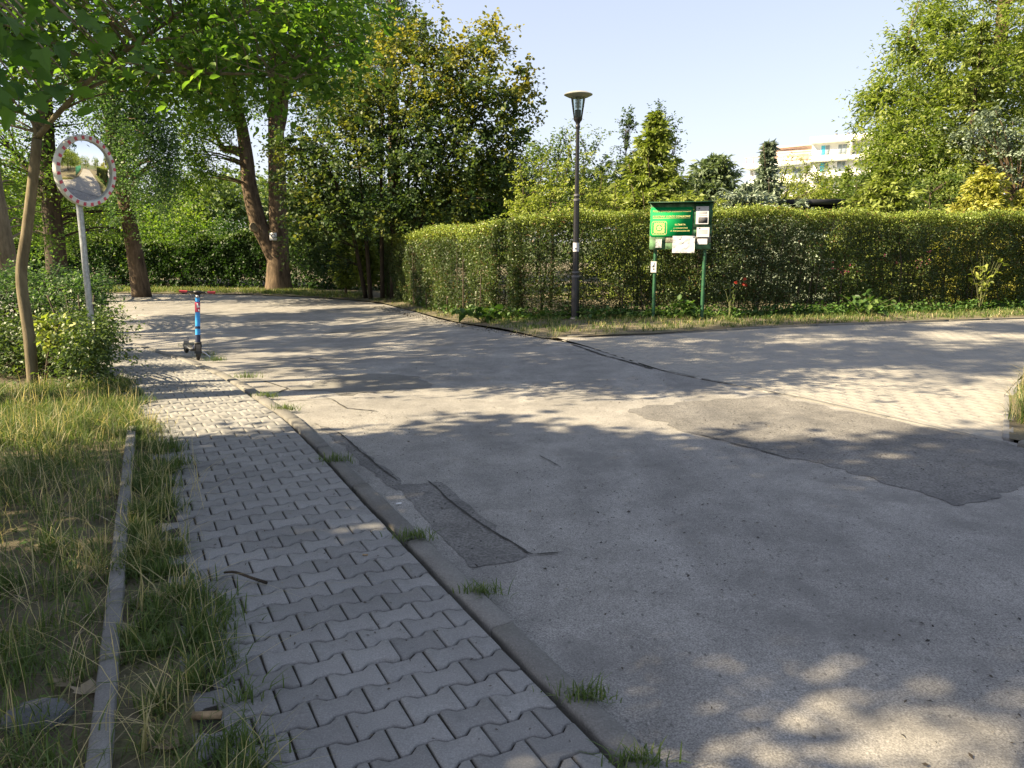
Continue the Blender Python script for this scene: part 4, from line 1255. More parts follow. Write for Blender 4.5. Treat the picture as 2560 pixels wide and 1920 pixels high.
tree('edge_tree', 'grey trunk at the left edge of the picture above the shrubs', 'tree', (-10.9, 15.2), [px_stem([(18, 620), (6, 540), (-8, 460), (-25, 350), (-40, 200)], 15.2, 0.24, 0.16)],
     [(-13, 14.5, 7.5, 2.4, 3.0, 2.0, 60), px_blob(-30, 380, 16.5, 60, 80, 1.0, 20), px_blob(20, 480, 17.5, 60, 70, 1.0, 20)], 'ash', 0.10, 34, bark='bark_grey', per=80, clr=0.4, twigs=60)

# --- multi-stemmed hazel with golden top
hz = []
r5 = np.random.default_rng(8)
for (u1, v1, u0) in ((760, 250, 800), (830, 160, 825), (900, 120, 838), (960, 150, 850), (1010, 230, 862), (1060, 210, 870), (1090, 300, 878), (700, 340, 790), (880, 240, 845), (940, 300, 858)):
    a = at(u0, 612, 25.2 + r5.uniform(-0.5, 0.5)); b = at(u1, v1, 23.6 + r5.uniform(-1.0, 1.0)); c = (a + b) / 2 + np.array(((a - b)[0] * 0.12, 0, 0.25))
    a[2] = -0.4
    hz.append(lin([a, c, b], (0.075, 0.025)))
bl = [px_blob(690, 380, 24.0, 100, 90, 1.5, 60), px_blob(760, 260, 24.0, 110, 100, 1.8, 80), px_blob(860, 330, 23.5, 150, 100, 2.0, 110), px_blob(980, 330, 23.5, 130, 100, 1.8, 90), px_blob(900, 200, 23.8, 140, 90, 1.8, 100), px_blob(1010, 200, 23.6, 110, 90, 1.5, 70),
      px_blob(1095, 260, 23.4, 60, 90, 1.1, 46), px_blob(1080, 380, 23.4, 70, 60, 1.1, 34), px_blob(930, 100, 24.0, 60, 55, 1.0, 26), px_blob(1040, 120, 23.8, 55, 55, 0.9, 24), px_blob(850, 110, 24.4, 55, 50, 1.0, 20), px_blob(700, 480, 24.0, 90, 60, 1.2, 44), px_blob(820, 460, 23.4, 130, 50, 1.2, 50), px_blob(960, 430, 23.2, 120, 60, 1.2, 50), px_blob(905, 60, 24.2, 16, 30, 0.3, 5), px_blob(1050, 75, 23.8, 14, 26, 0.3, 4), px_blob(1125, 180, 23.4, 25, 40, 0.5, 9), px_blob(650, 320, 24.2, 60, 60, 1.0, 24), px_blob(690, 555, 24.6, 70, 40, 0.9, 16)]
tree('hazel', 'broad multi-stemmed hazel with golden sunlit top behind the left hedge', 'tree', (-4.3, 25.2), hz, bl, 'hazel', 0.105, 41, bark='bark_dark', per=48, clr=0.30, lmix=0.3, twigs=170, up=0.5, aspect=0.85, droop=0.35, shape='hex', vbias=lambda P: 0.34 * np.clip((P[:, 2] - 4.4) / 3.0, 0, 1) + 0.14 * np.clip((P[:, 0] + 3) / 3, 0, 1) - 0.12)  # golden towards top and right: young leaves plus sunlight put into the colour

# --- dark background wood on the left
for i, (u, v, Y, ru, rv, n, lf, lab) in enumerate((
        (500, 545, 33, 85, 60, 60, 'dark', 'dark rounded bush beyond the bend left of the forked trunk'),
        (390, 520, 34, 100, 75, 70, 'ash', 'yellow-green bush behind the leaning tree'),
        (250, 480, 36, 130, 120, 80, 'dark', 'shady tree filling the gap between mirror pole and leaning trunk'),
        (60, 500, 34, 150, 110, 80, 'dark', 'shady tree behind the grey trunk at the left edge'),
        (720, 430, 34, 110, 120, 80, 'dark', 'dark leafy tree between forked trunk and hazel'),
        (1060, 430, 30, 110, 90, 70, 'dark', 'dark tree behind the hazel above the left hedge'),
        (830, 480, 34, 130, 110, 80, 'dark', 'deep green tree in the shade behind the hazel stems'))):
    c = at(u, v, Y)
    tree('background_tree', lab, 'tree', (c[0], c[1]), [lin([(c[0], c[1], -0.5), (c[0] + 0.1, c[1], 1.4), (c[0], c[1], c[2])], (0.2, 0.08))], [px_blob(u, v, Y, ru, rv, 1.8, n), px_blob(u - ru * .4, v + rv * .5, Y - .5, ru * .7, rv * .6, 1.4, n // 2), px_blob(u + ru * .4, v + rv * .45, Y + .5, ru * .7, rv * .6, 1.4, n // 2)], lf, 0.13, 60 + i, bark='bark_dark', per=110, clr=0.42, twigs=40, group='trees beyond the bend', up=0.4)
tree('tall_tree', 'tall dark tree rising above the hazel against the sky', 'tree', (-5.5, 36), [lin([(-5.5, 36, -0.5), (-5.4, 36, 5), (-5.3, 36, 12)], (0.4, 0.15))],
     [px_blob(800, 80, 36, 85, 110, 2.2, 80), px_blob(760, 200, 36, 90, 100, 2.2, 60), px_blob(800, -60, 36, 90, 110, 2.2, 60), px_blob(860, 40, 36, 25, 60, 0.8, 18)], 'poplar', 0.12, 71, per=100, clr=0.45, twigs=60)

# --- hedges
def hedge(name, label, pts, width, height, seed, dens, lsize=0.04, top_extra=1.0, leaf='hedge', group=None, gaps=0.25, hvar=0.05, vb=0.0, rust=0.05, both=True, stems=9, hfun=None):
    rng = np.random.default_rng(seed)
    P = resample(np.asarray(pts, float), step=0.05)
    d = np.gradient(P, axis=0); d /= np.linalg.norm(d, axis=1)[:, None]
    N = np.stack([d[:, 1], -d[:, 0]], 1)       # front side (towards the road)
    ln = 0.05 * len(P)
    c0 = P.mean(0)
    base = np.array((c0[0], c0[1], float(gz(c0[0], c0[1]))))
    root = thing(name, base, label, 'hedge', group)
    ph = rng.uniform(0, 7, 8)
    def lump(s, z):
        return 0.045 * np.sin(s * 3.1 + ph[0] + z * 2) + 0.04 * np.sin(s * 7.3 + z * 4.1 + ph[1]) + 0.03 * np.sin(z * 6.0 - s * 4 + ph[2]) + 0.03 * np.sin(s * 1.1 + ph[3])
    def loc(s, across, z):
        i = np.clip(s / 0.05, 0, len(P) - 1); q = np.arange(len(P))
        X = np.interp(i, q, P[:, 0]) + np.interp(i, q, N[:, 0]) * across
        Y_ = np.interp(i, q, P[:, 1]) + np.interp(i, q, N[:, 1]) * across
        return np.stack([X, Y_, z + gz(X, Y_)], 1)
    def H(s):
        h = height + hvar * np.sin(s * 0.9 + ph[4]) + 0.5 * hvar * np.sin(s * 3.3 + ph[5])
        return h + (hfun(s) if hfun else 0)
    LP, LV = [], []
    nf = int(ln * height * dens)
    for sgn, cnt in ((1, nf), (-1, nf // 2 if both else 0)):
        s = rng.uniform(0, ln, cnt); u_ = rng.random(cnt)
        z = H(s) * u_
        depth = rng.exponential(0.09, cnt)
        a = sgn * (width / 2 + lump(s, z) - depth - 0.10 * (1 - u_) - 0.30 * np.clip((u_ - 0.84) / 0.16, 0, 1) ** 2)
        # thin places near the ground
        keep = rng.random(cnt) < np.clip(0.82 + 0.8 * u_ + gaps * np.sin(s * 2.3 + ph[6]) * np.sin(z * 3 + s + ph[7]), 0.2, 1)
        q = loc(s, a, z)[keep]
        LP.append(q)
        LV.append((0.12 + 0.45 * rng.random(cnt) + vb + 0.12 * np.sin(s * 1.7 + z * 2 + ph[2]) + 0.5 * np.clip((z - H(s) + 0.30) / 0.28, 0, 1))[keep])  # lighter leaf colour near the top: fresh shoots plus painted sunlight
    nt_ = int(ln * width * dens * 1.1 * top_extra)
    s = rng.uniform(0, ln, nt_); a = rng.uniform(-width / 2, width / 2, nt_)
    z = H(s) + lump(s, a * 3) * 0.6 - rng.exponential(0.06, nt_) + 0.05
    sh = rng.random(nt_) < 0.10
    z = z + sh * rng.uniform(0, 0.10, nt_)
    LP.append(loc(s, a, z)); LV.append(0.62 + 0.5 * rng.random(nt_) + vb)  # top leaves lightened too, for shoots and the sunlit band
    for e_ in (0, ln):
        ne = int(width * height * dens)
        s = e_ + rng.normal(0, 0.06, ne); z = H(np.full(ne, e_)) * rng.random(ne)
        LP.append(loc(np.clip(s, 0, ln), rng.uniform(-width / 2, width / 2, ne), z) + np.c_[rng.normal(0, 0.06, (ne, 2)), np.zeros(ne)]); LV.append(0.2 + 0.5 * rng.random(ne) + vb)
    LP = np.vstack(LP) - base; LV = np.clip(np.concatenate(LV), 0, 1)
    rs = rng.random(len(LP)) < rust
    nrm = rng.normal(0, 1, (len(LP), 3)); nrm[:, 2] += 0.5
    fm = rs.astype(int)
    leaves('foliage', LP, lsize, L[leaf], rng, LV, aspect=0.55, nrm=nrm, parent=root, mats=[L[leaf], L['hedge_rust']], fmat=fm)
    sb = MB()
    for k_ in range(int(ln * stems)):
        s0 = rng.uniform(0, ln); a0 = rng.uniform(-width / 2 + 0.12, width / 2 - 0.08)
        s1 = s0 + rng.normal(0, 0.18); a1 = np.clip(a0 + rng.normal(0, 0.15), -width / 2, width / 2 - 0.03)
        q = loc(np.array([s0, (s0 + s1) / 2 + rng.normal(0, .04), np.clip(s1, 0, ln)]), np.array([a0, (a0 + a1) / 2, a1]), np.array([-0.02, height * 0.5, height * rng.uniform(0.75, 0.95)])) - base
        sb.tube(q, np.array([0.013, 0.009, 0.003]) * rng.uniform(0.6, 1.5), 4, cap=False)
    sb.build('stems', M['twig'], root)
    return root
RIGHT_H = [(0.05, 16.1), (1.2, 15.75), (4.2, 15.85), (8, 16.7), (13, 18.2), (16.5, 19.3)]
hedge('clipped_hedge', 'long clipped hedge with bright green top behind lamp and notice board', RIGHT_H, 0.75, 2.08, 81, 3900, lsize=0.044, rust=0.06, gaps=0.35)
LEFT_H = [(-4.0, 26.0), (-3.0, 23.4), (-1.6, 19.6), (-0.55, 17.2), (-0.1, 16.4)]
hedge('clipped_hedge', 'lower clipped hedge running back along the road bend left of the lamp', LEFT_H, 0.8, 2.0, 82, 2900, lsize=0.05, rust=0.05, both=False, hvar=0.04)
hedge('boundary_hedge', 'dark overgrown hedge along the far side of the bend', [(-24, 32), (-14, 31.8), (-9, 31.2), (-4.6, 29.6)], 0.9, 1.9, 83, 800, lsize=0.13, leaf='dark', both=False, rust=0.0, hvar=0.2, stems=4)

# --- conifers
def conifer(name, label, base, height, radius, seed, leaf, lsize=0.11, whorls=16, nb=9, spray=26, low=0.06, tip=0.15, group=None, bark='bark_dark', droop=0.25, spikes=0, aspect=0.22, vb=0.0, prof=1.0, side=0.30):
    rng = np.random.default_rng(seed)
    b = np.array((base[0], base[1], float(gz(base[0], base[1]))))
    root = thing(name, b, label, 'tree', group)
    tb = MB()
    tb.tube([(0, 0, -0.1), (0, 0, height * 0.5), (0, 0, height)], [0.02 + height * 0.014, height * 0.01, 0.012], 8)
    LP, LA, LV = [], [], []
    for k_ in range(whorls):
        f = k_ / (whorls - 1)
        z = height * (low + (0.97 - low) * f)
        R = radius * ((1 - f) ** prof + tip * 0.25) * rng.uniform(0.8, 1.15)
        for q in range(nb):
            a = rng.uniform(0, 2 * math.pi)
            ln = R * rng.uniform(0.7, 1.15)
            dirv = np.array((math.cos(a), math.sin(a), 0))
            tt = np.linspace(0, 1, 5)[:, None]
            el = rng.normal(0.05, 0.15)
            B_ = np.array((0, 0, z)) + dirv * ln * tt + np.array((0, 0, 1.0)) * (el * ln * tt - droop * ln * tt ** 2 + 0.16 * ln * tt ** 3)
            tb.tube(B_, np.linspace(0.006 + 0.012 * ln, 0.003, 5), 4, cap=False)
            m_ = int(spray * (0.4 + ln / max(radius, 0.01)))
            t = rng.random(m_) ** 0.75
            pt = np.stack([np.interp(t, tt[:, 0], B_[:, i]) for i in range(3)], 1)
            s_ = rng.choice([-1, 1], m_)
            perp = np.array((-dirv[1], dirv[0], 0))
            out = dirv * 0.8 + perp * (s_ * rng.uniform(0.2, 1.1, m_))[:, None] + np.array((0, 0, 1.0)) * rng.normal(-0.15, 0.3, m_)[:, None]
            pt = pt + perp * (s_ * rng.random(m_) * side * ln * (1 - t * 0.7))[:, None] + rng.normal(0, 0.03, (m_, 3))
            LP.append(pt); LA.append(out); LV.append(0.25 + 0.55 * rng.random(m_) + vb + 0.2 * t)
    for k_ in range(spikes):
        a = rng.uniform(0, 6.28); rr_ = radius * rng.uniform(0.05, 0.65)
        z0 = height * (1 - rr_ / radius) * 0.85
        l_ = rng.uniform(0.35, 0.8)
        p0 = np.array((rr_ * math.cos(a), rr_ * math.sin(a), z0)); p1 = p0 + np.array((0.35 * math.cos(a), 0.35 * math.sin(a), 1.0)) * l_
        tb.tube([p0, (p0 + p1) / 2 + np.array((0.03, 0, -0.03)), p1], [0.018, 0.016, 0.010], 5)
    tb.build('trunk', M[bark], root, smooth=True)
    LP = np.vstack(LP); LA = np.vstack(LA); LV = np.clip(np.concatenate(LV), 0, 1)
    nrm = rng.normal(0, 0.6, (len(LP), 3)); nrm[:, 2] += 0.8
    leaves('crown', LP, lsize, L[leaf], rng, LV, aspect=aspect, axis=LA, nrm=nrm, parent=root)
    return root
def pc(u, Y):
    c = at(u, 500, Y); return (c[0], c[1])
def ph_(v, Y):
    return at(1100, v, Y)[2]

conifer('spruce', 'green spruce with long bare shoots behind the hedge left of the notice board', pc(1408, 20.5), ph_(240, 20.5), 1.85, 101, 'spruce', 0.19, 21, 14, 54, spikes=18, droop=0.1, aspect=0.36, prof=0.85, vb=0.2)
conifer('blue_spruce', 'pale blue spruce with spiky top behind the hedge right of the notice board', pc(1650, 21), ph_(305, 21), 1.75, 102, 'bluespruce', 0.18, 20, 13, 48, spikes=12, prof=1.5, vb=-0.1, aspect=0.32)
conifer('blue_spruce', 'low silvery spruce spreading along the hedge top beside the board', pc(1605, 20.3), ph_(398, 20.3), 1.55, 103, 'bluespruce', 0.17, 14, 14, 40, prof=0.35, aspect=0.34, vb=0.12)
conifer('blue_spruce', 'small silver blue spruce in front of the black shed', pc(1730, 19.3), ph_(428, 18.6), 0.8, 104, 'bluespruce', 0.14, 10, 11, 34, prof=0.4, aspect=0.34, vb=0.3)
conifer('pine', 'rounded grey-green pine in the distance left of the white building', pc(1540, 42), ph_(335, 42), 2.3, 105, 'pine', 0.40, 14, 14, 44, prof=0.5, low=0.3, aspect=0.3, droop=-0.1)
conifer('spruce', 'wide low spruce at the foot of the big trees on the right', pc(1900, 20.5), ph_(365, 20.5), 2.0, 106, 'spruce', 0.19, 16, 15, 46, prof=0.6, aspect=0.36, vb=0.25, droop=0.3)
conifer('golden_conifer', 'bright yellow-green conifer just behind the hedge on the right', pc(2115, 19.2), ph_(358, 19.2), 1.15, 107, 'gold', 0.15, 15, 16, 44, prof=0.4, aspect=0.35, vb=0.1)
conifer('golden_conifer', 'second yellow-green conifer cut by the right edge of the picture', pc(2222, 19.0), ph_(385, 19.0), 0.9, 108, 'gold', 0.15, 13, 14, 40, prof=0.4, aspect=0.35, vb=0.05)
conifer('spruce', 'tall spruce standing inside the big leafy trees on the right', pc(2075, 24), ph_(40, 24), 2.0, 109, 'spruce', 0.2, 24, 11, 34, prof=0.85, aspect=0.3, vb=0.12, droop=0.3)
conifer('thuja', 'slim pointed thuja above the shed', pc(1822, 27), ph_(358, 27), 0.45, 110, 'thuja', 0.13, 26, 11, 16, prof=0.55, aspect=0.4, droop=-0.5, low=0.02)
conifer('thuja', 'sunlit thuja column at the end of the left hedge', pc(742, 26.6), 1.95, 0.42, 111, 'thuja', 0.13, 22, 12, 18, prof=0.3, aspect=0.5, droop=-0.3, low=0.18, vb=0.3, bark='bark_brown')
conifer('thuja', 'taller sunlit thuja column next to the hazel stems', pc(786, 26.0), 2.35, 0.45, 112, 'thuja', 0.13, 24, 12, 18, prof=0.3, aspect=0.5, droop=-0.3, low=0.18, vb=0.3, bark='bark_brown')

# --- garden trees and bushes behind the hedge
def bush(name, label, u, v, Y, ru, rv, n, leaf, lsize, seed, ry=1.0, per=60, clr=0.28, extra=(), shoots=(), cat='bush', aspect=0.5, up=0.5, bark='twig', twigs=60, group=None, vbias=None, stem_r=0.06):
    c = at(u, v, Y)
    stems = [lin([(c[0], c[1], 0.0), (c[0] + 0.05, c[1], c[2] * 0.5), (c[0], c[1], c[2])], (stem_r, 0.02))]
    blobs = [px_blob(u, v, Y, ru, rv, ry, n)] + [px_blob(*e) for e in extra]
    for (ua, va, ub, vb_) in shoots:
        a = at(ua, va, Y); b = at(ub, vb_, Y)
        stems.append(lin([a, (a + b) / 2 + np.array((0.03, 0, 0)), b], (0.014, 0.004)))
        for t in np.linspace(0.15, 1.0, max(5, int(np.linalg.norm(b - a) / 0.14))):
            p = a * (1 - t) + b * t
            blobs.append((p[0], p[1], p[2], 0.04, 0.04, 0.05, max(1, int(14 / per * 1) or 1)))
    return tree(name, label, cat, (c[0], c[1]), stems, blobs, leaf, lsize, seed, bark=bark, per=per, clr=clr, twigs=twigs, aspect=aspect, up=up, twr=0.006, group=group, vbias=vbias)
bush('fruit_bush', 'light green bush with upright shoots over the corner of the hedge', 1190, 440, 17.8, 90, 60, 60, 'lime', 0.075, 121, 0.8, per=34, clr=0.12, extra=((1290, 450, 17.8, 70, 45, 0.7, 36), (1130, 450, 17.6, 40, 45, 0.5, 20)),
     shoots=((1130, 440, 1123, 355), (1160, 430, 1172, 340), (1215, 420, 1232, 300), (1250, 430, 1262, 330), (1290, 440, 1300, 370), (1195, 430, 1205, 355), (1325, 450, 1330, 400)), aspect=0.45)
bush('apple_tree', 'loose green fruit tree with arching branches behind the lamp post', 1240, 400, 21.5, 110, 80, 80, 'mid', 0.085, 122, 1.3, per=44, clr=0.2, cat='tree', extra=((1330, 400, 22, 60, 70, 0.8, 36), (1170, 340, 21.5, 50, 45, 0.8, 20)),
     shoots=((1200, 360, 1225, 285), (1190, 350, 1160, 330), (1250, 380, 1298, 302), (1260, 390, 1310, 355), (1270, 350, 1250, 285), (1240, 360, 1215, 300)))
bush('poplar', 'thin upright poplar with sparse leaves between lamp and spruce', 1352, 330, 24, 16, 90, 26, 'poplar', 0.09, 123, 0.25, per=34, clr=0.13, cat='tree', extra=((1358, 260, 24, 9, 30, 0.12, 8), (1345, 380, 24, 24, 40, 0.3, 12), (1312, 370, 24.5, 14, 30, 0.2, 7)))
bush('leafy_tree', 'dense green tree filling the gap behind the light bush', 1160, 410, 25, 110, 80, 80, 'mid', 0.1, 124, 1.4, per=60, clr=0.3, cat='tree', extra=((1280, 430, 26, 90, 50, 1.2, 40),))
bush('poplar', 'narrow tree with bluish leaves peeking out behind the spruce top', 1440, 330, 24.5, 30, 85, 28, 'poplar', 0.09, 131, 0.4, per=34, clr=0.16, cat='tree', extra=((1425, 250, 24.5, 10, 30, 0.2, 7), (1470, 400, 24.5, 30, 50, 0.4, 14)))
bush('yellow_bush', 'small yellow-green bush peeping over the notice board hood', 1510, 440, 18.5, 50, 18, 16, 'lime', 0.06, 125, 0.4, per=40, clr=0.1)
bush('garden_bush', 'tall light green bush between blue spruce and building', 1745, 420, 26, 55, 40, 50, 'lime', 0.09, 126, 0.9, per=50, clr=0.2, shoots=((1700, 400, 1705, 360), (1740, 390, 1742, 350), (1770, 400, 1775, 365)))
bush('garden_bush', 'round green bush in front of the white building', 1800, 415, 29, 60, 40, 40, 'mid', 0.1, 127, 1.0, per=60, clr=0.28)
bush('garden_bush', 'olive bush beside the slim thuja', 1850, 415, 25, 42, 45, 40, 'mid', 0.09, 128, 0.9, per=60, clr=0.24)
bush('garden_bush', 'low yellow bush on the near side of the shed roof', 1690, 425, 25.5, 80, 30, 40, 'lime', 0.08, 129, 0.8, per=50, clr=0.2)
bush('garden_bush', 'dark green bush right of the low spruce', 2010, 420, 21.5, 50, 50, 40, 'mid', 0.08, 130, 0.8, per=60, clr=0.22)
tree('walnut', 'huge sunlit walnut tree filling the upper right corner', 'tree', pc(2130, 27), [lin([(*pc(2130, 27), -0.1), (*pc(2130, 27), 2.5), (*pc(2120, 27), 6.5), (*pc(2110, 27), 11)], (0.42, 0.15)), px_stem([(2130, 330), (2010, 230), (1900, 190)], 26.5, 0.12, 0.03), px_stem([(2130, 250), (2000, 130), (1960, 80)], 26.5, 0.12, 0.03)],
     [px_blob(2150, 60, 27, 130, 120, 2.6, 110), px_blob(2020, 150, 26.5, 90, 100, 2.0, 80), px_blob(2150, 220, 25.5, 120, 120, 2.2, 110), px_blob(1950, 260, 26, 75, 90, 1.6, 60), px_blob(1905, 200, 26.3, 35, 35, 0.7, 14), px_blob(1965, 80, 26.4, 18, 25, 0.4, 6), px_blob(2050, 40, 26.8, 50, 50, 1.2, 26), px_blob(2220, 130, 25.8, 100, 150, 2.2, 80), px_blob(2190, 330, 24, 80, 90, 1.5, 60), px_blob(2000, 330, 24.5, 90, 80, 1.5, 60), px_blob(1905, 340, 25, 40, 80, 1.0, 34), px_blob(1890, 225, 26.3, 22, 18, 0.5, 7), px_blob(2200, -120, 27, 230, 120, 3, 90)],
     'walnut', 0.16, 141, per=80, clr=0.40, twigs=150, aspect=0.36, up=0.5, droop=0.5)
tree('leafy_tree', 'pale grey-green tree at the right edge below the walnut', 'tree', pc(2190, 22.5), [lin([(*pc(2190, 22.5), 0), (*pc(2190, 22.5), 2.5)], (0.09, 0.04))], [px_blob(2180, 330, 22.5, 70, 70, 1.0, 50), px_blob(2130, 290, 22.8, 50, 50, 0.8, 24)], 'bluespruce', 0.11, 142, per=44, clr=0.22, twigs=40, aspect=0.5)

# far wood seen through the gaps, one mass
rng = np.random.default_rng(9)
cs = []
for (u, v, Y, ru, rv, n) in ((470, 440, 95, 130, 60, 90), (560, 425, 110, 120, 60, 80), (380, 470, 90, 90, 60, 60), (250, 460, 90, 200, 80, 90), (60, 470, 90, 160, 80, 80), (700, 470, 100, 150, 80, 80), (880, 470, 100, 200, 80, 80), (1600, 455, 70, 160, 14, 40), (1450, 440, 75, 160, 30, 60), (1250, 450, 75, 200, 50, 70), (1800, 460, 72, 180, 14, 40), (2050, 430, 70, 200, 60, 70), (1020, 460, 80, 160, 60, 60), (1000, 560, 70, 1400, 60, 160)):
    b = px_blob(u, v, Y, ru, rv, 5.0, n)
    d = unit(rng.normal(0, 1, (n, 3)))
    cs.append(np.array(b[:3]) + d * (rng.random(n)[:, None] ** 0.45) * np.array(b[3:6]))
cs = np.vstack(cs)
cv = rng.random(len(cs)); ci = np.repeat(np.arange(len(cs)), 36)
P = cs[ci] + rng.normal(0, 1, (len(ci), 3)) * np.array((1.1, 1.1, 0.8))
tag(leaves('far_wood', P[P[:, 2] > -0.4], 0.65, L['far'], rng, np.clip(0.6 * cv[ci] + 0.4 * rng.random(len(ci)), 0, 1)[P[:, 2] > -0.4], aspect=0.7), kind='stuff')

# --- shrubs on the left behind the young tree
def shrub_px(name, label, blobs, leaf, lsize, seed, base, per=70, clr=0.16, twigs=90, aspect=0.5, shape='kite', up=0.5):
    return tree(name, label, 'shrub', base, [lin([(base[0] + dx_, base[1], 0), (base[0] + dx_ * 2, base[1], 0.5), (base[0] + dx_ * 3, base[1], 0.9)], (0.02, 0.008)) for dx_ in (-0.12, -0.05, 0.0, 0.06)], blobs, leaf, lsize, seed, bark='twig', per=per, clr=clr, twigs=twigs, aspect=aspect, twr=0.004, shape=shape, up=up)
shrub_px('roadside_shrub', 'fine leaved shrub around the foot of the mirror pole', [px_blob(160, 730, 8.9, 62, 62, 0.6, 80), px_blob(190, 770, 7.55, 34, 44, 0.25, 34), px_blob(200, 720, 7.6, 24, 34, 0.2, 18), px_blob(110, 760, 8.9, 80, 60, 0.6, 60), px_blob(205, 700, 8.9, 24, 36, 0.3, 14)], 'shrub', 0.045, 151, (-5.0, 8.8))
shrub_px('roadside_shrub', 'larger greyish shrub behind the young tree at the left edge', [px_blob(60, 650, 10.5, 90, 55, 0.9, 80), px_blob(160, 650, 10.5, 60, 50, 0.8, 60), px_blob(-40, 660, 10.5, 90, 70, 1.0, 50), px_blob(120, 610, 11.0, 80, 25, 0.6, 30)], 'birch', 0.05, 152, (-7.0, 10.5))
shrub_px('roadside_shrub', 'dark shrub left of the young trunk above the long grass', [px_blob(10, 770, 8.9, 70, 70, 0.6, 70), px_blob(-70, 760, 9.0, 80, 80, 0.8, 60)], 'shrub', 0.05, 153, (-6.6, 8.8))
tree('broadleaf_sapling', 'sapling leaves coloured yellow-green as a sunlit patch right of the young trunk', 'sapling', (-4.95, 8.05), [px_stem([(95, 850), (105, 760), (130, 700)], 8.0, 0.012, 0.004), px_stem([(100, 790), (150, 740), (200, 720)], 8.0, 0.008, 0.003)],
     [px_blob(120, 720, 8.05, 36, 22, 0.15, 16), px_blob(165, 745, 8.0, 42, 18, 0.15, 14), px_blob(100, 700, 8.05, 26, 14, 0.1, 6)], 'lime', 0.085, 154, bark='twig', per=5, clr=0.05, twigs=20, shape='hex', aspect=0.7)  # lime leaf colour stands in for the sunlit patch on the shrub

# --- grass
def grass(name, P, H, rng, var, width=0.006, lean=0.5, parent=None, kind='stuff', mat='grass'):
    """curved blades of two quads and a tip"""
    P = np.asarray(P, float); n = len(P)
    H = np.broadcast_to(np.asarray(H, float), (n,)) * rng.uniform(0.45, 1.35, n)
    a = rng.uniform(0, 2 * math.pi, n)
    d = np.stack([np.cos(a), np.sin(a), np.zeros(n)], 1)
    tw = a + rng.normal(math.pi / 2, 0.5, n)
    s_ = np.stack([np.cos(tw), np.sin(tw), np.zeros(n)], 1) * (width * rng.uniform(0.6, 1.4, n))[:, None] / 2
    ln = np.abs(rng.normal(0.15, lean, n))
    def q(t):
        out = H * ln * t ** 1.8
        up_ = H * t * (1 - 0.32 * np.minimum(ln, 1.8) * t)
        return P + d * out[:, None] + np.array((0, 0, 1.0)) * up_[:, None]
    m1, m2, t_ = q(0.4), q(0.75), q(1.0)
    V = np.stack([P - s_, P + s_, m1 + s_ * 0.9, m1 - s_ * 0.9, m2 + s_ * 0.6, m2 - s_ * 0.6, t_], 1).reshape(-1, 3)
    i = np.arange(n)[:, None] * 7
    me = npmesh(name, V, [np.vstack([i + np.array([[0, 1, 2, 3]]), i + np.array([[3, 2, 4, 5]])]), i + np.array([[5, 4, 6]])], L[mat], var=np.r_[var, var, var])
    o = obj(name, me, parent)
    if kind: tag(o, kind=kind)
    return o

rng = np.random.default_rng(77)
def tufts(cx, cy, n, r, rng):
    k_ = len(cx)
    ci = np.repeat(np.arange(k_), n)
    a = rng.uniform(0, 6.28, len(ci)); q = np.abs(rng.normal(0, 1, len(ci))) * r
    return cx[ci] + q * np.cos(a), cy[ci] + q * np.sin(a), ci
# long grass left of the edging
E0, E1 = np.array((-0.85, 1.2)), np.array((-3.3, 6.5))
ed = (E1 - E0) / np.linalg.norm(E1 - E0); en = np.array((-ed[1], ed[0]))
nT = 2900
s = rng.uniform(0.2, 8.6, nT) ** 1.0; t = rng.random(nT) ** 0.8 * 3.6 + 0.06
c = E0 + s[:, None] * ed + t[:, None] * en
c[s > 5.84] += (path(np.array(5.0) + s[s > 5.84], np.full((s > 5.84).sum(), 1.35)) - (E0 + s[s > 5.84][:, None] * ed)) * 0.5
keep = (np.sin(c[:, 0] * 3.1 + 1) * np.sin(c[:, 1] * 2.3) + rng.normal(0, 0.4, nT)) > -0.85
keep &= ~((np.abs(t - 0.45) < 0.25) & (np.abs(s - 3.2) < 0.7) & (rng.random(nT) < 0.45))
c = c[keep]; dry = rng.random(len(c))
x, y, ci = tufts(c[:, 0], c[:, 1], 34, 0.075, rng)
dist = np.hypot(x, y)
var = np.clip(0.35 * rng.random(len(x)) + 0.75 * dry[ci] ** 2.0 * rng.random(len(x)) + 0.06, 0, 1)
grass('long_grass', np.stack([x, y, gz(x, y) + 0.012], 1), np.where(var > 0.7, 0.20, 0.135), rng, var, 0.0045, 0.9)
# overgrown strip between edging and pavers
cc_s = rng.uniform(5.0, 14.5, 300); cc_t = np.clip(rng.normal(1.10, 0.08, 300), 0.95, 1.3)
wv = 0.12 * np.sin(cc_s * 2.2) + 0.06 * np.sin(cc_s * 5.1)
C_ = path(cc_s, np.clip(cc_t + wv * 0.6 * (cc_t < 1.1), 0.9, 1.35)); dry = rng.random(300)
x, y, ci = tufts(C_[:, 0], C_[:, 1], 56, 0.055, rng)
var = np.clip(0.4 * rng.random(len(x)) + 0.7 * dry[ci] ** 1.5 * rng.random(len(x)), 0, 1)
grass('overgrown_strip_grass', np.stack([x, y, gz(x, y)], 1), np.where(var > 0.65, 0.17, 0.095), rng, var, 0.005, 0.9)
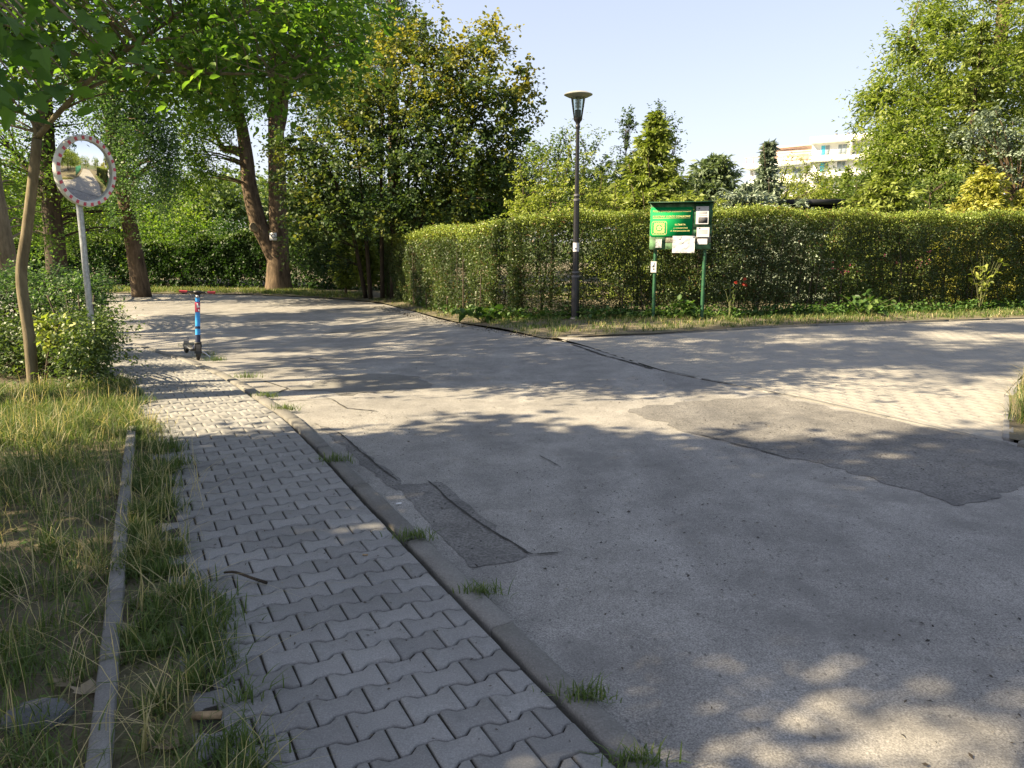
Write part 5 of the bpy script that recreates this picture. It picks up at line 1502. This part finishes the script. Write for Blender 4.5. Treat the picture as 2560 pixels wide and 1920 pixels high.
# low weeds and matted cover on the soil
n = 5200
s = rng.uniform(0.1, 8.4, n); t = rng.random(n) ** 0.8 * 3.4 + 0.05
c = E0 + s[:, None] * ed + t[:, None] * en
nr = rng.normal(0, 0.5, (n, 3)); nr[:, 2] = 1
tag(leaves('matted_ground_cover', np.c_[c, gz(c[:, 0], c[:, 1]) + 0.004 + 0.03 * rng.random(n)], 0.04, L['weed'], rng, rng.random(n), nrm=nr, aspect=0.5), kind='stuff')
n = 2600
s = rng.uniform(0.1, 8.0, n); t = rng.random(n) * 2.6 - 0.25
c = E0 + s[:, None] * ed + t[:, None] * en
nr = rng.normal(0, 0.35, (n, 3)); nr[:, 2] = 1
tag(leaves('dead_grass_mat', np.c_[c, gz(c[:, 0], c[:, 1]) + 0.006 + 0.02 * rng.random(n)], 0.11, L['straw'], rng, rng.random(n), nrm=nr, aspect=0.04), kind='stuff')
# dry stalks
n = 1600
s = rng.uniform(0.2, 5.5, n); t = rng.normal(0.5, 0.8, n)
c = E0 + s[:, None] * ed + t[:, None] * en
ok = t > -0.42
grass('dry_stalks', np.c_[c, gz(c[:, 0], c[:, 1]) + 0.01][ok], 0.30, rng, rng.uniform(0.72, 1, ok.sum()), 0.0024, 1.1)
# far side verge, hedge foot and corner
n = 1300
fx = rng.uniform(-4.5, 14, n)
edge = np.interp(fx, fe[np.argsort(fe[:, 0])][:, 0], fe[np.argsort(fe[:, 0])][:, 1])
hx = np.r_[np.array(LEFT_H)[:, 0], np.array(RIGHT_H)[1:, 0]]; hy = np.r_[np.array(LEFT_H)[:, 1], np.array(RIGHT_H)[1:, 1]]
o_ = np.argsort(hx); hedge_y = np.interp(fx, hx[o_], hy[o_])
fy = edge + 0.12 + (hedge_y - 0.2 - edge - 0.12) * rng.random(n) ** 0.8
ok = (fx > -0.3) | (rng.random(n) < 0.35)
x, y, ci = tufts(fx[ok], fy[ok], 13, 0.09, rng)
dry = rng.random(len(fx)); dry = dry[ok]
var = np.clip(0.45 * rng.random(len(x)) + 0.8 * dry[ci] * rng.random(len(x)), 0, 1)
grass('verge_grass', np.stack([x, y, gz(x, y) + 0.01], 1), 0.085, rng, var, 0.011, 0.7)
# grassy strip at the bend below the forked tree
n = 380
bx = rng.uniform(-17, -5.2, n); be = np.interp(bx, fe[np.argsort(fe[:, 0])][:, 0], fe[np.argsort(fe[:, 0])][:, 1])
by = be + 0.3 + rng.random(n) * 2.2
x, y, ci = tufts(bx, by, 26, 0.14, rng)
grass('bend_grass', np.stack([x, y, gz(x, y) + 0.01], 1), 0.14, rng, np.clip(0.3 + 0.4 * rng.random(len(x)), 0, 1), 0.016, 0.5)
# corner tuft on the right
n = 260
a = rng.random(n)
qq = rng.random(n); oo = 0.06 + rng.random(n) ** 1.6 * 0.7; cx = 4.25 + qq * 2.0 + oo * 0.79; cy = 6.25 + qq * 2.7 - oo * 0.6
x, y, ci = tufts(cx, cy, 60, 0.07, rng)
var = np.clip(0.1 + 0.85 * rng.random(len(x)) ** 1.8, 0, 1)
grass('corner_grass', np.stack([x, y, np.full(len(x), 0.0)], 1), np.where(var > 0.75, 0.30, 0.18), rng, var, 0.005, 0.6)

# tufts growing in the kerb joints: each a plant of its own
kt = [((1.0 + 0.0, 0.0), 0)]
tuf = [(0.365, 1.97, 'grass tuft in the kerb joint nearest the bottom edge'), (0.245, 2.30, 'wide grass tuft across the kerb below the asphalt patch'), (-0.13, 3.06, 'double grass tuft sprouting over the kerb joint'), (-0.50, 3.68, 'grass tuft on the kerb beside the dark asphalt patch'), (-1.23, 5.08, 'grass tuft at the kerb by the narrow asphalt strip'), (-2.05, 6.72, 'grass clump in the kerb where the sunlit band ends'), (-2.42, 7.30, 'long grass clump on the kerb before the bend'), (-3.0, 8.5, 'grass clump beside the cracked road edge'), (-4.0, 10.15, 'grass clump on the kerb near the scooter wheel'), (-4.45, 10.9, 'grass clump on the kerb behind the scooter'), (-5.3, 12.4, 'farthest grass clump on the curving kerb')]
for i, (x0, y0, lab) in enumerate(tuf):
    r = np.random.default_rng(300 + i)
    n = 130
    sp_ = 0.045 + 0.004 * y0
    P = np.stack([r.normal(0, sp_, n), r.normal(0, sp_ * 0.45, n), np.zeros(n)], 1) * np.minimum(1.0, 0.9 + 0 * r.random(n))[:, None]
    z0 = float(gz(x0, y0)) + 0.005
    o = grass('grass_tuft', P, 0.055 + 0.002 * y0, r, np.clip(0.1 + 0.5 * r.random(n), 0, 1), 0.0045, 0.9, kind=None)
    o.location = (x0, y0, z0)
    tag(o, lab, 'grass tuft', 'grass tufts along the kerb')

# weeds at the hedge foot
rng = np.random.default_rng(501)
n = 520
wx = rng.uniform(-3.0, 13, n)
hxs = np.interp(wx, hx[o_], hy[o_])
wy = hxs - 0.42 - np.abs(rng.normal(0, 0.16, n))
pts, var = [], []
for x0, y0 in zip(wx, wy):
    m_ = rng.integers(8, 20); h = rng.uniform(0.06, 0.26)
    pts.append(np.stack([x0 + rng.normal(0, 0.09, m_), y0 + rng.normal(0, 0.07, m_), gz(x0, y0) + rng.random(m_) * h + 0.02], 1)); var.append(np.clip(rng.random() * 0.6 + 0.4 * rng.random(m_), 0, 1))
tag(leaves('hedge_foot_weeds', np.vstack(pts), 0.085, L['weed'], rng, np.concatenate(var), aspect=0.6, up=0.9), kind='stuff')
def plant(name, label, x0, y0, h, n, size, leaf, seed, spread=0.2, group=None, blossoms=0, bleaf='pink', cat='plant', aspect=0.65):
    r = np.random.default_rng(seed)
    b = np.array((x0, y0, float(gz(x0, y0))))
    root = thing(name, b, label, cat, group)
    mb = MB(); LP = []
    for k_ in range(max(3, n // 7)):
        tip = np.array((r.normal(0, spread), r.normal(0, spread), h * r.uniform(0.6, 1.05)))
        mb.tube([(r.normal(0, .03), r.normal(0, .03), -0.02), tip * np.array((.4, .4, .55)), tip], [0.007, 0.005, 0.003], 5, cap=False)
        for q in range(7):
            t_ = r.uniform(0.25, 1.0)
            LP.append(tip * np.array((t_, t_, t_ ** 0.85)) + r.normal(0, 0.02, 3))
    mb.build('stems', M['stem_green'], root)
    leaves('foliage', np.array(LP), size, L[leaf], r, shape='hex', aspect=aspect, up=0.8, parent=root)
    for k_ in range(blossoms):
        c = np.array((r.normal(0, spread), r.normal(0, spread * .6) - 0.05, h * r.uniform(0.75, 1.1)))
        m_ = 26
        d = unit(r.normal(0, 1, (m_, 3)))
        leaves('blossom', np.repeat(c[None], m_, 0), 0.04, L[bleaf], r, axis=d, nrm=np.cross(d, r.normal(0, 1, (m_, 3))), aspect=0.5, parent=root)
    return root
plant('burdock', 'broad leaved weed between the two posts of the notice board', 3.4, 14.85, 0.38, 60, 0.15, 'weed', 601, 0.12)
plant('burdock', 'large broad leaved weed at the hedge foot right of the board', 7.2, 15.6, 0.45, 80, 0.16, 'weed', 602, 0.3)
plant('burdock', 'broad leaved weed at the hedge foot left of the lamp', -0.6, 15.6, 0.35, 70, 0.2, 'weed', 603, 0.3)
plant('burdock', 'leafy weed at the foot of the lamp post', 1.65, 15.0, 0.25, 50, 0.1, 'weed', 604, 0.2)
plant('vine', 'bright green vine shoot growing up the hedge on the right', 10.35, 16.85, 1.35, 80, 0.12, 'lime', 605, 0.16)
plant('dahlia', 'pink dahlia showing through the hedge right of the board', 7.6, 17.6, 0.95, 40, 0.09, 'mid', 611, 0.22, blossoms=9)
plant('dahlia', 'pink flowers behind the hedge farther right', 9.6, 18.2, 1.2, 40, 0.09, 'mid', 612, 0.3, blossoms=10)
plant('rose', 'red roses in front of the hedge beside the right board post', 4.35, 15.15, 0.75, 40, 0.06, 'mid', 613, 0.15, blossoms=4, bleaf='red')

# small loose things: stone, dry leaves, twigs, wood, litter
r = np.random.default_rng(21)
sm = MB().lathe([(0.0, -0.03), (0.08, -0.02), (0.10, 0.015), (0.085, 0.04), (0.05, 0.055), (0.0, 0.06)], 9)
sm.v = [v * np.array((1.0, 0.7, 1.0)) * (1 + r.normal(0, 0.06, v.shape)) for v in sm.v]
tag(sm.build('stone', M['stone'], loc=(-1.50, 2.16, 0.015), rot=(0.1, 0.1, 0.5)), 'grey stone half buried in the grass at the bottom left', 'stone')
for i, (x0, y0, rz, lab) in enumerate(((-1.42, 2.30, 0.3, 'pale dry leaf beside the grey stone'), (-1.50, 2.36, 1.5, 'crumpled dry leaf above the grey stone'), (-1.00, 2.05, 2.2, 'pale dry leaf right of the edging near the bottom'), (-1.50, 2.72, 0.9, 'brown dry leaf left of the edging'), (-1.28, 2.62, 2.9, 'yellowish dry leaf by the edging'), (-1.46, 2.95, 4.0, 'small pale dry leaf in the grass beside the edging'))):
    q = np.random.default_rng(40 + i)
    k_ = len(LOBED); sx_ = 0.075
    V = np.c_[LOBED[:, 0] * sx_ * 1.3, LOBED[:, 1] * sx_, 0.06 * (LOBED[:, 0] ** 2 + 0.4 * (LOBED[:, 1] - 0.4) ** 2) + np.abs(q.normal(0, 0.002, k_)) + 0.002]
    F = np.array(LOBED_F)
    o = obj('dry_leaf', npmesh('dry_leaf', V, F, L['straw'], var=q.random(len(LOBED_F)) * 0.3 + 0.5 * q.random()), None, (x0, y0, 0.012), (0.15, 0.1, rz))
    tag(o, lab, 'leaf', 'dry leaves in the grass')
tag(MB().box((0, 0, 0.012), (0.09, 0.022, 0.02), bev=0.003).build('wood_chip', M['brown_wood'], loc=(-0.97, 2.18, 0.01), rot=(0, 0.05, 0.15)), 'split piece of pale wood on the soil beside the edging', 'wood')
tw = MB().tube(smooth_path([(0, 0, 0.02), (0.06, -0.03, 0.035), (0.14, -0.055, 0.02), (0.22, -0.09, 0.012)], 4), np.linspace(0.005, 0.007, 13), 6)
tag(tw.build('twig', M['bark_dark'], loc=(-1.30, 3.22, 0.012)), 'dark bent twig lying on the pavers at the grass edge', 'twig')
tag(MB().tube([(0, 0, 0.004), (0.03, 0.012, 0.004)], 0.004, 8).build('cigarette_butt', M['white'], loc=(-0.68, 4.25, -0.012)), 'white cigarette butt on the road by the kerb', 'litter')
tag(MB().tube([(0, 0, 0.004), (0.025, 0.0, 0.004)], 0.004, 8).build('cigarette_butt', M['brown_wood'], loc=(-0.72, 3.45, 0.014)), 'brown cigarette butt on the pavers', 'litter')
n = 13000
u_ = rng.random(n); 
lx = rng.uniform(-2.5, 4.5, n); ly = 1.6 + rng.random(n) ** 1.3 * 9
kx = np.interp(ly, KS[KS[:, 1].argsort()][:, 1], KS[KS[:, 1].argsort()][:, 0])
ok = (lx > kx + 0.02) & (lx < 4.8 - 0.12 * ly + 0.9)
ok &= (np.sin(lx * 2.1) * np.sin(ly * 1.7 + 1) + rng.normal(0, 0.5, n)) > 0.0
P = np.stack([lx, ly, gz(lx, ly) - 0.013], 1)[ok]
nr = rng.normal(0, 0.25, (len(P), 3)); nr[:, 2] = 1
tag(leaves('road_litter', P, 0.008 + 0.016 * rng.random(len(P)) ** 3, L['litter'], rng, rng.random(len(P)), nrm=nr, aspect=0.5), kind='stuff')
n = 500
ps = rng.uniform(5.0, 15, n); pt_ = rng.uniform(0.05, 1.1, n)
c = path(ps, pt_); nr = rng.normal(0, 0.2, (n, 3)); nr[:, 2] = 1
tag(leaves('pavement_litter', np.c_[c, gz(c[:, 0], c[:, 1]) + 0.016], 0.016, L['litter'], rng, rng.random(n) ** 0.6, nrm=nr, aspect=0.4), kind='stuff')
n = 1500
gs = rng.uniform(0, 1, n)
gx = np.interp(gs, [0, .4, .7, 1], [-4.0, -1.6, 0.1, 1.0]); gy = np.interp(gs, [0, .4, .7, 1], [22.5, 17.0, 13.3, 12.0])
P = np.stack([gx + rng.normal(0, 0.14, n), gy + rng.normal(0, 0.14, n), np.zeros(n)], 1); P[:, 2] = gz(P[:, 0], P[:, 1]) - 0.012
nr = rng.normal(0, 0.4, (n, 3)); nr[:, 2] = 1
tag(leaves('edge_gravel', P, 0.035, L['litter'], rng, rng.random(n), nrm=nr, aspect=0.7), kind='stuff')

# --- roadside trees left of the path, behind and beside the camera: they shade the road
CX, CY = SUN_H.x / math.tan(SUN_EL), SUN_H.y / math.tan(SUN_EL)
def shade_blob(gx, gy, z, rx, ry, rz, n):
    """crown lobe whose shadow falls on (gx, gy)"""
    return (gx + CX * z, gy + CY * z, z, rx, ry, rz, n)
def shade_tree(label, base, blobs, seed, per=110, clr=0.40, lsize=0.17, h=9, r0=0.24):
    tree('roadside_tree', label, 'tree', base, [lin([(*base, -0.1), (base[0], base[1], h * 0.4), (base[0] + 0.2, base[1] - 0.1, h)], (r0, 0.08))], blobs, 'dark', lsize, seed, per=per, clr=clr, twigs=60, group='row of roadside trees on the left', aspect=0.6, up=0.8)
shade_tree('roadside tree level with the camera on the left', (-6.6, 1.0), [shade_blob(0.3, 4.75, 5.0, 1.7, 1.25, 0.9, 60), shade_blob(2.8, 4.8, 7.2, 1.8, 1.25, 1.0, 40), shade_blob(5.2, 4.7, 9.2, 1.9, 1.3, 1.0, 30), shade_blob(-1.6, 4.7, 3.9, 1.1, 1.1, 0.6, 36), shade_blob(-0.5, 2.1, 3.7, 0.8, 0.7, 0.5, 18), shade_blob(-1.6, 2.6, 3.3, 0.7, 0.8, 0.5, 9), shade_blob(0.8, 3.5, 5.6, 1.5, 0.7, 0.6, 40), shade_blob(3.0, 3.45, 7.4, 1.8, 0.7, 0.7, 36), shade_blob(3.9, 2.8, 8.2, 1.8, 0.5, 0.6, 26), shade_blob(2.2, 2.9, 6.6, 1.2, 0.4, 0.5, 14), shade_blob(-0.9, 3.2, 4.2, 1.0, 0.8, 0.6, 26), shade_blob(5.0, 3.3, 9.4, 1.6, 0.7, 0.7, 24)], 201)
shade_tree('tall roadside tree beyond the camera on the left', (-7.9, 6.0), [shade_blob(-1.0, 10.2, 6.2, 2.2, 1.9, 1.2, 60), shade_blob(2.5, 10.2, 8.6, 2.4, 2.0, 1.4, 46), shade_blob(5.8, 10.2, 11.0, 2.3, 2.0, 1.4, 36), shade_blob(9.0, 10.2, 13.0, 2.2, 2.0, 1.3, 28), shade_blob(5.5, 13.2, 11.5, 2.0, 1.2, 1.0, 26), shade_blob(9.0, 13.6, 13.5, 2.2, 1.3, 1.0, 26), shade_blob(2.6, 12.2, 9.6, 1.6, 1.0, 0.9, 18)], 202, h=12)
shade_tree('roadside tree behind the left shrubs', (-11.5, 10.5), [shade_blob(-3.2, 13.5, 6.6, 2.2, 2.2, 1.3, 54), shade_blob(0.2, 14.0, 9.0, 2.4, 2.2, 1.4, 54), shade_blob(-5.5, 15.5, 5.2, 1.8, 1.8, 1.0, 34)], 203, h=9)
shade_tree('roadside tree farther along the left verge', (-15.0, 16.5), [shade_blob(-6.5, 19.0, 6.0, 2.2, 1.8, 1.2, 40), shade_blob(-4.0, 21.0, 6.8, 2.2, 1.8, 1.2, 36)], 204, h=9)
for i, (x0, y0, lab) in enumerate(((12, 6.5, 'garden tree behind the near end of the green slatted fence'), (17, 8.5, 'garden tree behind the middle of the green slatted fence'), (22, 9.5, 'garden tree behind the far end of the green slatted fence'), (34, 20, 'sunlit garden tree at the far end of the side road'), (40, 16, 'broad garden tree closing the side road'), (27, 12, 'garden tree past the end of the green slatted fence'), (33, 27, 'garden tree behind the far part of the long hedge'))):
    tree('garden_tree', lab, 'tree', (x0, y0), [lin([(x0, y0, -0.1), (x0, y0, 2.0), (x0, y0, 4)], (0.2, 0.1))], [(x0, y0, 3.6, 3.0, 3.0, 2.4, 70)], 'walnut', 0.25, 220 + i, per=60, clr=0.6, twigs=20, group='garden trees outside the view')
